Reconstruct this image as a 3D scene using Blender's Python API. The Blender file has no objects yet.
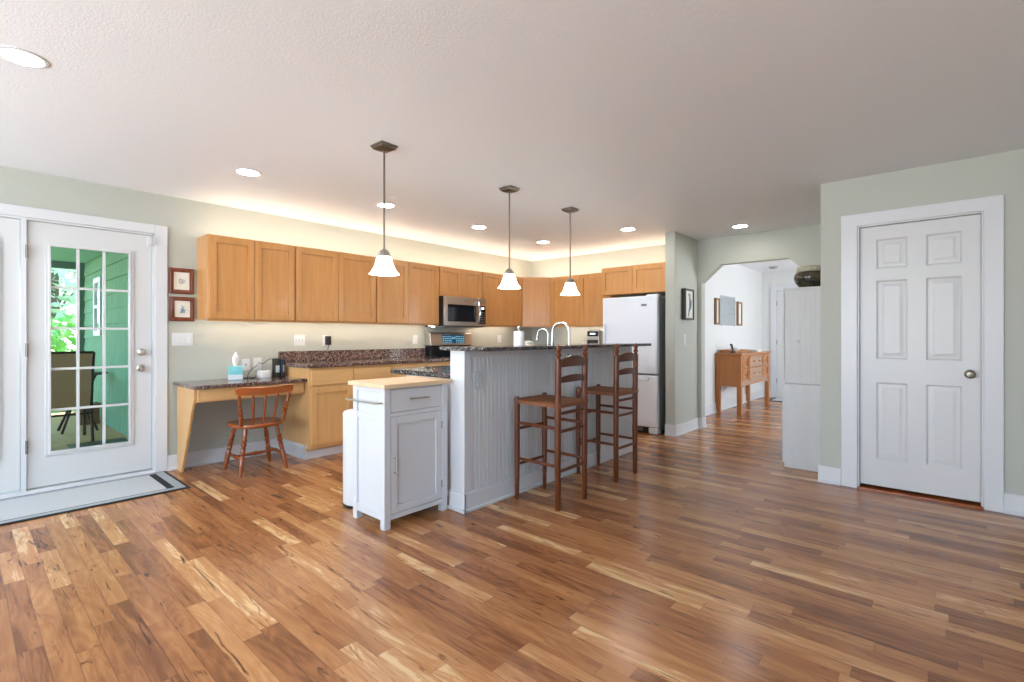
import bpy, bmesh, math, random
from mathutils import Vector, Matrix
C = bpy.context.scene.collection
PI = math.pi
random.seed(7)

# ---------------------------------------------------------------- camera, world, lights, exposure
sc = bpy.context.scene
cam_data = bpy.data.cameras.new('camera')
cam = bpy.data.objects.new('camera', cam_data); C.objects.link(cam)
cam_data.sensor_width = 36.0
cam_data.lens = 36.0 * 489.65 / 1024.0
cam_data.shift_y = -5.0 / 1024.0
cam_data.clip_start = 0.05; cam_data.clip_end = 200
cam.location = (0, 0, 1.195)
cam.rotation_euler = (PI / 2, 0, math.radians(41.42))
sc.camera = cam
sc.view_settings.view_transform = 'Standard'
sc.view_settings.look = 'None'
sc.view_settings.gamma = 1.0
sc.view_settings.use_curve_mapping = False
sc.view_settings.exposure = 0.15

world = bpy.data.worlds.new('world'); sc.world = world
world.use_nodes = True
wn = world.node_tree.nodes; wl = world.node_tree.links
sky = wn.new('ShaderNodeTexSky'); sky.sky_type = 'HOSEK_WILKIE'
sky.sun_direction = Vector((-0.5, 0.35, 0.8)).normalized(); sky.turbidity = 4.0
wl.new(sky.outputs['Color'], wn['Background'].inputs['Color'])
wn['Background'].inputs['Strength'].default_value = 24.0

def sun(energy, d):
    l = bpy.data.lights.new('sun', 'SUN'); l.energy = energy; l.angle = math.radians(3)
    o = bpy.data.objects.new('sun', l); C.objects.link(o)
    o.rotation_euler = Vector(d).to_track_quat('-Z', 'Y').to_euler()
sun(14.0, (0.5, -0.35, -0.8))

def area(name, loc, direction, sx, sy, power, col=(1, 1, 1)):
    l = bpy.data.lights.new(name, 'AREA'); l.shape = 'RECTANGLE'; l.size = sx; l.size_y = sy
    l.energy = power; l.color = col
    o = bpy.data.objects.new(name, l); C.objects.link(o); o.location = loc
    o.rotation_euler = Vector(direction).to_track_quat('-Z', 'Z').to_euler()
    return o
DAY = (0.89, 0.95, 1.0)
area('window_area_light', (-3.6, -3.42, 1.40), (0, 1, 1.35), 2.0, 1.8, 168, DAY)
area('window_area_light', (-0.9, -3.42, 1.40), (0, 1, 1.35), 2.0, 1.8, 168, DAY)
area('window_area_light', (3.72, -1.2, 1.40), (-1, 0, 0.55), 2.2, 1.8, 18, DAY)  # weak fill added from the right, no known source there
area('foyer_fill', (0.92, 8.5, 1.45), (-1, 0, 0), 1.6, 1.7, 92, DAY)  # added fill, placed to light the mirror wall evenly
LED_W = 38.0          # emission of the warm strips on top of / beneath the wall cabinets
DOWN_E = 72.0         # recessed light discs
SHADE_E = 16.0         # glowing pendant shades

# ---------------------------------------------------------------- materials
def srgb(r, g, b):
    f = lambda c: (c / 255 / 12.92) if c / 255 <= 0.04045 else ((c / 255 + 0.055) / 1.055) ** 2.4
    return (f(r), f(g), f(b), 1.0)

def mat(name, col, rough=0.5, metal=0.0, bump=None, coat=0.0, emit=None, vary=None, spec=0.5, tr=0.0):
    """principled material; vary=(scale xyz, second colour, contrast) mixes in procedural noise; bump=(scale,strength)"""
    m = bpy.data.materials.new(name); m.use_nodes = True
    n = m.node_tree.nodes; l = m.node_tree.links; b = n['Principled BSDF']
    b.inputs['Base Color'].default_value = col
    b.inputs['Roughness'].default_value = rough
    b.inputs['Metallic'].default_value = metal
    b.inputs['Specular IOR Level'].default_value = spec
    b.inputs['Coat Weight'].default_value = coat
    b.inputs['Coat Roughness'].default_value = 0.12
    if tr: b.inputs['Transmission Weight'].default_value = tr
    tc = n.new('ShaderNodeTexCoord')
    if emit:
        b.inputs['Emission Color'].default_value = emit[0]; b.inputs['Emission Strength'].default_value = emit[1]
    if vary:
        sca, c2, con = vary
        mp = n.new('ShaderNodeMapping'); mp.inputs['Scale'].default_value = sca
        l.new(tc.outputs['Object'], mp.inputs['Vector'])
        oi = n.new('ShaderNodeObjectInfo')
        sc_ = n.new('ShaderNodeVectorMath'); sc_.operation = 'SCALE'; sc_.inputs[0].default_value = (17, 31, 23)
        l.new(oi.outputs['Random'], sc_.inputs['Scale'])
        ad = n.new('ShaderNodeVectorMath'); l.new(mp.outputs[0], ad.inputs[0]); l.new(sc_.outputs[0], ad.inputs[1])
        nz = n.new('ShaderNodeTexNoise'); nz.inputs['Scale'].default_value = 1.0; nz.inputs['Detail'].default_value = 6
        nz.inputs['Roughness'].default_value = 0.65; nz.inputs['Distortion'].default_value = 0.6
        l.new(ad.outputs[0], nz.inputs['Vector'])
        rp = n.new('ShaderNodeValToRGB'); rp.color_ramp.elements[0].position = 0.5 - con; rp.color_ramp.elements[1].position = 0.5 + con
        l.new(nz.outputs['Fac'], rp.inputs['Fac'])
        mx = n.new('ShaderNodeMix'); mx.data_type = 'RGBA'
        mx.inputs['A'].default_value = col; mx.inputs['B'].default_value = c2
        l.new(rp.outputs['Color'], mx.inputs['Factor']); l.new(mx.outputs['Result'], b.inputs['Base Color'])
    if bump:
        nb = n.new('ShaderNodeTexNoise'); nb.inputs['Scale'].default_value = bump[0]; nb.inputs['Detail'].default_value = 3
        l.new(tc.outputs['Object'], nb.inputs['Vector'])
        bp = n.new('ShaderNodeBump'); bp.inputs['Strength'].default_value = bump[1]; bp.inputs['Distance'].default_value = 0.01
        l.new(nb.outputs['Fac'], bp.inputs['Height']); l.new(bp.outputs['Normal'], b.inputs['Normal'])
    return m

def wood(name, c1, c2, axis='z', rough=0.35, coat=0.2, con=0.25):
    s = {'x': (1.6, 22, 22), 'y': (22, 1.6, 22), 'z': (22, 22, 1.6)}[axis]
    return mat(name, c1, rough, coat=coat, vary=(s, c2, con))

def granite(name, cols, rough=0.12):
    m = mat(name, cols[0], rough)
    n = m.node_tree.nodes; l = m.node_tree.links; b = n['Principled BSDF']
    tc = n.new('ShaderNodeTexCoord')
    v = n.new('ShaderNodeTexVoronoi'); v.inputs['Scale'].default_value = 130
    l.new(tc.outputs['Object'], v.inputs['Vector'])
    sp = n.new('ShaderNodeSeparateColor'); l.new(v.outputs['Color'], sp.inputs[0])
    nz = n.new('ShaderNodeTexNoise'); nz.inputs['Scale'].default_value = 25; l.new(tc.outputs['Object'], nz.inputs['Vector'])
    ad = n.new('ShaderNodeMath'); ad.operation = 'MULTIPLY_ADD'; ad.inputs[1].default_value = 0.5; ad.inputs[2].default_value = -0.25
    l.new(nz.outputs['Fac'], ad.inputs[0])
    a2 = n.new('ShaderNodeMath'); a2.operation = 'ADD'; l.new(sp.outputs[0], a2.inputs[0]); l.new(ad.outputs[0], a2.inputs[1])
    r = n.new('ShaderNodeValToRGB'); r.color_ramp.interpolation = 'CONSTANT'
    e = r.color_ramp.elements; e[0].color = cols[0]; e[0].position = 0; e[1].color = cols[1]; e[1].position = 0.38
    for p, c in zip((0.66, 0.88), cols[2:]):
        x = e.new(p); x.color = c
    l.new(a2.outputs[0], r.inputs['Fac']); l.new(r.outputs['Color'], b.inputs['Base Color'])
    return m

def floor_material():
    m = bpy.data.materials.new('hardwood_planks'); m.use_nodes = True
    n = m.node_tree.nodes; l = m.node_tree.links; b = n['Principled BSDF']
    def math_(op, a, bb=None, c=None):
        x = n.new('ShaderNodeMath'); x.operation = op
        for i, v in enumerate((a, bb, c)):
            if v is None: continue
            if isinstance(v, (int, float)): x.inputs[i].default_value = v
            else: l.new(v, x.inputs[i])
        return x.outputs[0]
    tc = n.new('ShaderNodeTexCoord'); sx = n.new('ShaderNodeSeparateXYZ'); l.new(tc.outputs['Object'], sx.inputs[0])
    W, L = 0.074, 0.66
    yr = math_('DIVIDE', sx.outputs['Y'], W); row = math_('FLOOR', yr); fy = math_('FRACT', yr)
    wn1 = n.new('ShaderNodeTexWhiteNoise'); wn1.noise_dimensions = '1D'; l.new(row, wn1.inputs['W'])
    u = math_('ADD', math_('DIVIDE', sx.outputs['X'], L), math_('MULTIPLY', wn1.outputs['Value'], 517.3))
    vo = n.new('ShaderNodeTexVoronoi'); vo.voronoi_dimensions = '1D'; vo.inputs['Scale'].default_value = 1.0; l.new(u, vo.inputs['W'])
    ve = n.new('ShaderNodeTexVoronoi'); ve.voronoi_dimensions = '1D'; ve.feature = 'DISTANCE_TO_EDGE'; ve.inputs['Scale'].default_value = 1.0; l.new(u, ve.inputs['W'])
    sp = n.new('ShaderNodeSeparateColor'); l.new(vo.outputs['Color'], sp.inputs[0])
    cid = n.new('ShaderNodeCombineXYZ'); l.new(math_('MULTIPLY', sp.outputs[0], 91.7), cid.inputs[0]); l.new(math_('MULTIPLY', row, 1.37), cid.inputs[1])
    w2 = n.new('ShaderNodeTexWhiteNoise'); w2.noise_dimensions = '2D'; l.new(cid.outputs[0], w2.inputs['Vector'])
    pid = w2.outputs['Value']
    # coordinates inside a plank, shifted per plank
    off = n.new('ShaderNodeVectorMath'); off.operation = 'SCALE'; off.inputs['Scale'].default_value = 40; l.new(w2.outputs['Color'], off.inputs[0])
    ad = n.new('ShaderNodeVectorMath'); l.new(tc.outputs['Object'], ad.inputs[0]); l.new(off.outputs[0], ad.inputs[1])
    def noise(scale, det, dist=0.0, rgh=0.5):
        mp = n.new('ShaderNodeMapping'); mp.inputs['Scale'].default_value = scale; l.new(ad.outputs[0], mp.inputs['Vector'])
        z = n.new('ShaderNodeTexNoise'); z.inputs['Scale'].default_value = 1; z.inputs['Detail'].default_value = det
        z.inputs['Distortion'].default_value = dist; z.inputs['Roughness'].default_value = rgh
        l.new(mp.outputs[0], z.inputs['Vector']); return z.outputs['Fac']
    big = noise((1.7, 15, 1), 4, 1.2)
    fine = noise((9, 150, 1), 4, 0.3, 0.7)
    rings = math_('SINE', math_('MULTIPLY', noise((1.6, 9, 1), 1, 0.5), 70.0))
    tone = math_('ADD', math_('MULTIPLY_ADD', math_('POWER', pid, 1.5), 0.82, 0.10), math_('MULTIPLY_ADD', big, 1.1, -0.55))
    tone = math_('ADD', tone, math_('MULTIPLY', rings, 0.06))
    tone = math_('ADD', tone, math_('MULTIPLY_ADD', fine, 0.42, -0.21))
    r = n.new('ShaderNodeValToRGB'); e = r.color_ramp.elements
    stops = FLOOR_STOPS
    e[0].position, e[0].color = stops[0]; e[1].position, e[1].color = stops[-1]
    for p, c in stops[1:-1]:
        x = e.new(p); x.color = c
    l.new(tone, r.inputs['Fac'])
    # dark mineral streaks
    st = noise((3.0, 26, 1), 5, 1.6, 0.6)
    sr = n.new('ShaderNodeValToRGB'); sr.color_ramp.elements[0].position = 0.31; sr.color_ramp.elements[1].position = 0.40
    l.new(st, sr.inputs['Fac'])
    mx = n.new('ShaderNodeMix'); mx.data_type = 'RGBA'; l.new(sr.outputs['Color'], mx.inputs['Factor'])
    mx.inputs['A'].default_value = srgb(86, 50, 30); l.new(r.outputs['Color'], mx.inputs['B'])
    # seams
    dy = math_('MULTIPLY', math_('MINIMUM', fy, math_('SUBTRACT', 1.0, fy)), W)
    dx = math_('MULTIPLY', ve.outputs['Distance'], L)
    seam = math_('LESS_THAN', math_('MINIMUM', dx, dy), 0.0011)
    m2 = n.new('ShaderNodeMix'); m2.data_type = 'RGBA'; l.new(math_('MULTIPLY', seam, 0.5), m2.inputs['Factor'])
    l.new(mx.outputs['Result'], m2.inputs['A']); m2.inputs['B'].default_value = srgb(70, 40, 24)
    l.new(m2.outputs['Result'], b.inputs['Base Color'])
    l.new(math_('MULTIPLY_ADD', fine, 0.10, 0.19), b.inputs['Roughness'])
    b.inputs['Specular IOR Level'].default_value = 0.5
    bp = n.new('ShaderNodeBump'); bp.inputs['Strength'].default_value = 0.25; bp.inputs['Distance'].default_value = 0.002
    l.new(math_('SUBTRACT', math_('MULTIPLY', fine, 0.25), seam), bp.inputs['Height']); l.new(bp.outputs['Normal'], b.inputs['Normal'])
    return m
FLOOR_STOPS = [(0.0, srgb(122, 74, 44)), (0.25, srgb(154, 100, 60)), (0.60, srgb(180, 124, 78)), (0.88, srgb(198, 146, 96)), (1.0, srgb(222, 184, 136))]

M = {}
M['floor'] = floor_material()
M['wall'] = mat('sage_wall_paint', srgb(181, 184, 174), 0.6, bump=(90, 0.12))
M['foyer_wall'] = mat('pale_foyer_paint', srgb(216, 217, 216), 0.6, bump=(90, 0.10))
M['ceiling'] = mat('textured_ceiling_paint', srgb(236, 240, 244), 0.55, bump=(110, 0.16))
M['trim'] = mat('white_trim_paint', srgb(212, 214, 217), 0.32)
M['door'] = mat('white_door_paint', srgb(208, 209, 209), 0.34)
M['cart'] = mat('white_cart_paint', srgb(208, 210, 213), 0.35)
M['maple'] = wood('honey_maple', srgb(210, 156, 96), srgb(192, 134, 76), 'z', 0.30, 0.25)
M['maple_h'] = wood('honey_maple_across', srgb(210, 156, 96), srgb(194, 136, 78), 'y', 0.32, 0.2)
M['maple_light'] = wood('lit_honey_maple', srgb(220, 176, 118), srgb(206, 158, 100), 'z', 0.34, 0.15)  # honey maple with the brighter light on the low units put into its colour
M['maple_lit_h'] = wood('lit_honey_maple_across', srgb(222, 180, 122), srgb(208, 162, 104), 'y', 0.34, 0.15)  # same lit tone of the honey maple, grain turned across
M['toe'] = mat('dark_maple_board', srgb(150, 104, 62), 0.5)  # darker maple tone, one even colour
M['granite'] = granite('brown_speckled_granite', [srgb(52, 42, 40), srgb(98, 74, 66), srgb(140, 112, 100), srgb(178, 158, 148)])
M['bar_granite'] = granite('black_speckled_granite', [srgb(34, 32, 34), srgb(62, 56, 56), srgb(96, 90, 90), srgb(150, 146, 144)])
M['steel'] = mat('brushed_stainless', srgb(196, 192, 186), 0.28, 1.0)
M['chrome'] = mat('polished_chrome', srgb(196, 199, 202), 0.16, 1.0)
M['nickel'] = mat('satin_nickel', srgb(196, 192, 184), 0.32, 1.0)
M['dark_nickel'] = mat('aged_nickel', srgb(134, 128, 117), 0.35, 1.0)
M['black'] = mat('black_plastic', srgb(28, 28, 30), 0.35)
M['black_glass'] = mat('black_glass', srgb(20, 24, 32), 0.06)
M['display'] = mat('blue_display_glass', srgb(22, 60, 84), 0.1, emit=(srgb(30, 110, 150), 0.25))
M['display_mark'] = mat('pale_display_marks', srgb(150, 215, 235), 0.3, emit=(srgb(150, 215, 235), 0.6))
M['clock'] = mat('white_display_digits', srgb(240, 245, 250), 0.3, emit=(srgb(230, 245, 255), 2.0))
M['fridge'] = mat('white_fridge_enamel', srgb(232, 238, 247), 0.25, bump=(220, 0.03))
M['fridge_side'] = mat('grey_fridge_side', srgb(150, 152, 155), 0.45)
M['white_plastic'] = mat('white_plastic', srgb(214, 216, 218), 0.35)
M['grey_plastic'] = mat('grey_plastic', srgb(150, 152, 154), 0.45)
M['shade'] = mat('glowing_white_glass', srgb(250, 248, 244), 0.3, emit=((1.0, 0.965, 0.92, 1), SHADE_E))
M['disc'] = mat('lit_lens', srgb(250, 250, 250), 0.4, emit=((1.0, 0.965, 0.92, 1), DOWN_E))
M['led'] = mat('warm_led_strip', srgb(250, 240, 220), 0.4, emit=((1.0, 0.89, 0.73, 1), LED_W))
M['stool'] = wood('brown_stool_wood', srgb(112, 56, 22), srgb(78, 38, 15), 'z', 0.32, 0.05)
M['stool_slat'] = wood('brown_slat_wood', srgb(98, 52, 25), srgb(72, 36, 18), 'y', 0.35, 0.1)
M['cherry'] = wood('reddish_cherry_wood', srgb(150, 78, 34), srgb(116, 54, 22), 'z', 0.22, 0.4)
M['cherry_y'] = wood('reddish_cherry_wood_across', srgb(170, 92, 38), srgb(134, 64, 26), 'y', 0.2, 0.4)
M['butcher'] = wood('pale_butcher_block', srgb(232, 208, 174), srgb(216, 184, 144), 'y', 0.4, 0.1)
M['oak'] = wood('golden_oak', srgb(190, 122, 58), srgb(160, 96, 42), 'z', 0.35, 0.2)
M['oak_y'] = wood('golden_oak_across', srgb(186, 124, 66), srgb(156, 98, 50), 'y', 0.35, 0.2)
M['carved'] = mat('pale_carved_wood', srgb(190, 160, 136), 0.5, bump=(90, 0.6), vary=((40, 40, 40), srgb(140, 104, 80), 0.2))
M['frame_wood'] = wood('carved_red_brown_frame', srgb(136, 68, 34), srgb(92, 40, 20), 'z', 0.35, 0.2)
M['paper'] = mat('cream_paper', srgb(228, 224, 212), 0.8)
M['ink'] = mat('grey_ink', srgb(120, 128, 140), 0.8)
M['ink_blue'] = mat('blue_grey_ink', srgb(112, 146, 172), 0.8)
M['teal'] = mat('turquoise_carton', srgb(92, 178, 184), 0.55, vary=((8, 8, 8), srgb(128, 200, 204), 0.2))
M['tissue'] = mat('white_tissue', srgb(244, 244, 244), 0.9)
M['navy'] = mat('navy_plastic', srgb(26, 34, 48), 0.4)
M['olive_black'] = mat('olive_black_plastic', srgb(44, 44, 32), 0.45)
M['label_grey'] = mat('pale_grey_label', srgb(196, 204, 210), 0.5)
M['towel'] = mat('white_paper_towel', srgb(244, 244, 242), 0.9, bump=(120, 0.25))
M['mat_grey'] = mat('grey_woven_mat', srgb(200, 205, 209), 0.9, bump=(400, 0.3), vary=((60, 200, 60), srgb(186, 193, 198), 0.2))
M['mat_mid'] = mat('mid_grey_woven_band', srgb(168, 177, 183), 0.9, bump=(400, 0.3))
M['mat_black'] = mat('charcoal_woven_band', srgb(30, 33, 38), 0.9, bump=(300, 0.3))
M['mirror'] = mat('mirror_silver', srgb(214, 226, 232), 0.04, 1.0)
M['gold_frame'] = mat('brown_gilt_frame', srgb(132, 100, 66), 0.4)
M['pot'] = mat('dark_glazed_stoneware', srgb(34, 34, 36), 0.22, vary=((11, 11, 14), srgb(92, 84, 58), 0.12), coat=0.4)
M['pot_rim'] = mat('pale_ribbed_stoneware', srgb(190, 188, 166), 0.4, vary=((40, 40, 4), srgb(158, 156, 132), 0.2))
M['hutch'] = wood('whitewashed_wood', srgb(206, 207, 206), srgb(190, 192, 192), 'z', 0.5, 0.0, 0.35)
M['shingle'] = mat('green_cedar_shingle', srgb(134, 184, 146), 0.8, vary=((9, 9, 2), srgb(108, 156, 122), 0.3), bump=(60, 0.3))
M['porch_ceiling'] = mat('mint_porch_ceiling', srgb(128, 192, 170), 0.7)
M['deck'] = mat('tan_porch_floor', srgb(222, 180, 128), 0.6, vary=((3, 14, 3), srgb(196, 156, 108), 0.3))
M['porch_post'] = mat('green_porch_timber', srgb(70, 108, 92), 0.7)
M['sling'] = mat('taupe_mesh_sling', srgb(190, 148, 118), 0.8, bump=(300, 0.3))
M['chair_metal'] = mat('dark_bronze_metal', srgb(44, 38, 34), 0.4, 0.6)
M['leaf'] = mat('green_leaves', srgb(96, 168, 62), 0.5, vary=((3, 3, 3), srgb(150, 208, 100), 0.25))
M['leaf2'] = mat('pale_green_leaves', srgb(168, 206, 160), 0.5, vary=((2, 2, 2), srgb(214, 234, 206), 0.25))
M['bark'] = mat('grey_bark', srgb(104, 96, 84), 0.9, bump=(30, 0.6))
M['ground'] = mat('mossy_ground', srgb(106, 130, 72), 0.9, vary=((2, 2, 2), srgb(130, 118, 84), 0.3))
M['white_fabric'] = mat('white_paper_stack', srgb(236, 234, 228), 0.8)
M['brown_box'] = mat('brown_cardboard', srgb(120, 84, 56), 0.8)

def glass_material():
    m = bpy.data.materials.new('tinted_window_glass'); m.use_nodes = True
    n = m.node_tree.nodes; l = m.node_tree.links; n.remove(n['Principled BSDF'])
    t = n.new('ShaderNodeBsdfTransparent'); t.inputs[0].default_value = (0.955, 0.975, 0.965, 1)
    g = n.new('ShaderNodeBsdfGlossy'); g.inputs['Roughness'].default_value = 0.02
    f = n.new('ShaderNodeFresnel'); f.inputs['IOR'].default_value = 1.45
    mx = n.new('ShaderNodeMixShader'); l.new(f.outputs[0], mx.inputs[0]); l.new(t.outputs[0], mx.inputs[1]); l.new(g.outputs[0], mx.inputs[2])
    l.new(mx.outputs[0], n['Material Output'].inputs['Surface'])
    return m
M['glass'] = glass_material()

def rush_material():
    m = mat('woven_rush', srgb(140, 84, 46), 0.55)
    n = m.node_tree.nodes; l = m.node_tree.links; b = n['Principled BSDF']
    def math_(op, a, bb=None):
        x = n.new('ShaderNodeMath'); x.operation = op
        for i, v in enumerate((a, bb)):
            if v is None: continue
            if isinstance(v, (int, float)): x.inputs[i].default_value = v
            else: l.new(v, x.inputs[i])
        return x.outputs[0]
    tc = n.new('ShaderNodeTexCoord'); s = n.new('ShaderNodeSeparateXYZ'); l.new(tc.outputs['Object'], s.inputs[0])
    ax = math_('ABSOLUTE', s.outputs['X']); ay = math_('ABSOLUTE', s.outputs['Y'])
    side = math_('GREATER_THAN', math_('MULTIPLY', ax, 0.9), ay)
    co = math_('ADD', math_('MULTIPLY', side, s.outputs['Y']), math_('MULTIPLY', math_('SUBTRACT', 1.0, side), s.outputs['X']))
    st = math_('MULTIPLY', math_('ADD', math_('SINE', math_('MULTIPLY', co, 620.0)), 1.0), 0.5)
    mx = n.new('ShaderNodeMix'); mx.data_type = 'RGBA'; l.new(st, mx.inputs['Factor'])
    mx.inputs['A'].default_value = srgb(96, 52, 26); mx.inputs['B'].default_value = srgb(160, 100, 58)
    l.new(mx.outputs['Result'], b.inputs['Base Color'])
    bp = n.new('ShaderNodeBump'); bp.inputs['Strength'].default_value = 0.6; bp.inputs['Distance'].default_value = 0.004
    l.new(st, bp.inputs['Height']); l.new(bp.outputs['Normal'], b.inputs['Normal'])
    return m
M['rush'] = rush_material()

# ---------------------------------------------------------------- mesh helpers
class MB:
    def __init__(self, matrix=None):
        self.v, self.f = [], []; self.m = matrix or Matrix.Identity(4)
    def add(self, vs, fs):
        b = len(self.v); self.v += [self.m @ Vector(p) for p in vs]; self.f += [[i + b for i in q] for q in fs]; return self
    def box(self, x0, x1, y0, y1, z0, z1):
        vs = [(x, y, z) for x in (x0, x1) for y in (y0, y1) for z in (z0, z1)]
        return self.add(vs, [(0, 1, 3, 2), (4, 6, 7, 5), (0, 4, 5, 1), (2, 3, 7, 6), (0, 2, 6, 4), (1, 5, 7, 3)])
    def turned(self, p0, p1, prof, seg=16):
        """surface of revolution from p0 to p1; prof = [(t 0..1, radius)]"""
        p0, p1 = Vector(p0), Vector(p1); d = p1 - p0; w = d.normalized()
        a = Vector((1, 0, 0)) if abs(w.x) < 0.9 else Vector((0, 1, 0))
        u = w.cross(a).normalized(); v = w.cross(u)
        vs, fs = [], []
        for t, r in prof:
            c = p0 + d * t
            for k in range(seg):
                an = 2 * PI * k / seg; vs.append(c + (u * math.cos(an) + v * math.sin(an)) * max(r, 1e-5))
        n = len(prof)
        for i in range(n - 1):
            for k in range(seg):
                k2 = (k + 1) % seg; fs.append((i * seg + k, i * seg + k2, (i + 1) * seg + k2, (i + 1) * seg + k))
        fs.append(tuple(reversed(range(seg)))); fs.append(tuple((n - 1) * seg + k for k in range(seg)))
        return self.add(vs, fs)
    def cyl(self, p0, p1, r, r1=None, seg=16):
        return self.turned(p0, p1, [(0, r), (1, r if r1 is None else r1)], seg)
    def ball(self, c, r, seg=16, rings=9, sx=1.0, sy=1.0, sz=1.0):
        vs, fs = [], []
        for i in range(rings + 1):
            t = PI * i / rings
            for k in range(seg):
                a = 2 * PI * k / seg
                vs.append((c[0] + r * sx * math.sin(t) * math.cos(a), c[1] + r * sy * math.sin(t) * math.sin(a), c[2] + r * sz * math.cos(t)))
        for i in range(rings):
            for k in range(seg):
                k2 = (k + 1) % seg; fs.append((i * seg + k, (i + 1) * seg + k, (i + 1) * seg + k2, i * seg + k2))
        return self.add(vs, fs)
    def tube(self, pts, r, seg=8):
        pts = [Vector(p) for p in pts]; n = len(pts); vs, fs = [], []
        rr = r if isinstance(r, (list, tuple)) else [r] * n
        u = None
        for i, p in enumerate(pts):
            t = (pts[min(i + 1, n - 1)] - pts[max(i - 1, 0)]).normalized()
            if u is None:
                a = Vector((0, 0, 1)) if abs(t.z) < 0.9 else Vector((1, 0, 0)); u = t.cross(a).normalized()
            u = (u - t * u.dot(t)).normalized(); w = t.cross(u)
            for k in range(seg):
                a = 2 * PI * k / seg; vs.append(p + (u * math.cos(a) + w * math.sin(a)) * rr[i])
        for i in range(n - 1):
            for k in range(seg):
                k2 = (k + 1) % seg; fs.append((i * seg + k, i * seg + k2, (i + 1) * seg + k2, (i + 1) * seg + k))
        fs.append(tuple(reversed(range(seg)))); fs.append(tuple((n - 1) * seg + k for k in range(seg)))
        return self.add(vs, fs)
    def prism(self, poly, axis, a0, a1):
        """extrude a 2-D polygon along an axis: x -> (y,z), y -> (x,z), z -> (x,y)"""
        def P(p, a):
            return {'x': (a, p[0], p[1]), 'y': (p[0], a, p[1]), 'z': (p[0], p[1], a)}[axis]
        n = len(poly); vs = [P(p, a0) for p in poly] + [P(p, a1) for p in poly]
        fs = [tuple(range(n)), tuple(reversed(range(n, 2 * n)))] + [(i, i + n, (i + 1) % n + n, (i + 1) % n) for i in range(n)]
        return self.add(vs, fs)
    def loft(self, rings, cap=True):
        n = len(rings[0]); vs = [p for r in rings for p in r]; fs = []
        for i in range(len(rings) - 1):
            for k in range(n):
                k2 = (k + 1) % n; fs.append((i * n + k, i * n + k2, (i + 1) * n + k2, (i + 1) * n + k))
        if cap:
            fs.append(tuple(reversed(range(n)))); fs.append(tuple((len(rings) - 1) * n + k for k in range(n)))
        return self.add(vs, fs)
    def build(self, name, m, parent=None, bevel=0.0, smooth=35, local=False, seg=2):
        me = bpy.data.meshes.new(name)
        off = Vector((0, 0, 0))
        if parent is not None and not local:
            p = parent
            while p is not None: off += Vector(p.location); p = p.parent
        me.from_pydata([p - off for p in self.v], [], self.f)
        bm = bmesh.new(); bm.from_mesh(me); bmesh.ops.recalc_face_normals(bm, faces=bm.faces); bm.to_mesh(me); bm.free()
        me.materials.append(m)
        if smooth:
            for p in me.polygons: p.use_smooth = True
            me.set_sharp_from_angle(angle=math.radians(smooth))
        o = bpy.data.objects.new(name, me); C.objects.link(o)
        if parent is not None: o.parent = parent
        if bevel:
            bv = o.modifiers.new('bevel', 'BEVEL'); bv.width = bevel; bv.segments = seg; bv.limit_method = 'ANGLE'; bv.angle_limit = math.radians(40)
            bv.harden_normals = False
        return o

def rrect(x0, x1, y0, y1, r, n=6):
    out = []
    for cx, cy, a0 in ((x1 - r, y1 - r, 0), (x0 + r, y1 - r, 90), (x0 + r, y0 + r, 180), (x1 - r, y0 + r, 270)):
        for k in range(n + 1):
            a = math.radians(a0 + 90 * k / n); out.append((cx + r * math.cos(a), cy + r * math.sin(a)))
    return out

def tag(o, label, cat, group=None, kind=None):
    o['label'] = label; o['category'] = cat
    if group: o['group'] = group
    if kind: o['kind'] = kind
    return o
def thing(name, label, cat, loc=(0, 0, 0), rz=0.0, group=None, kind=None):
    o = bpy.data.objects.new(name, None); C.objects.link(o); o.empty_display_size = 0.1
    o.location = loc; o.rotation_euler = (0, 0, rz)
    return tag(o, label, cat, group, kind)
def dup(root, loc, rz=None, label=None):
    """a copy of a thing with copies of its parts and sub-parts"""
    r = root.copy(); C.objects.link(r); r.location = loc
    if rz is not None: r.rotation_euler = (0, 0, rz)
    if label: r['label'] = label
    for ch in list(root.children):
        c = ch.copy(); C.objects.link(c); c.parent = r
        for g in list(ch.children):
            d = g.copy(); C.objects.link(d); d.parent = c
    return r
def struct(name, mb, m, label=None, cat=None, bevel=0.0, smooth=35):
    o = mb.build(name, m, None, bevel, smooth); o['kind'] = 'structure'
    if label: o['label'] = label
    if cat: o['category'] = cat
    return o
def FA(x, y):       # local frame: x along the wall, front towards -y; placed on the left wall (front faces +X)
    return Matrix.Translation((x, y, 0)) @ Matrix.Rotation(PI / 2, 4, 'Z')
def FY(x, y, deg=0):  # front faces -Y (turned by deg about Z)
    return Matrix.Translation((x, y, 0)) @ Matrix.Rotation(math.radians(deg), 4, 'Z')

# ---------------------------------------------------------------- the room
XA, YC, YB, CZ = -5.17, 4.69, 6.37, 2.44
XR, YF = 3.6, -3.3            # right wall and the wall behind the camera
YFO, XFL = 10.5, -2.69        # foyer end wall, foyer left wall
T = 0.14

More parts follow.
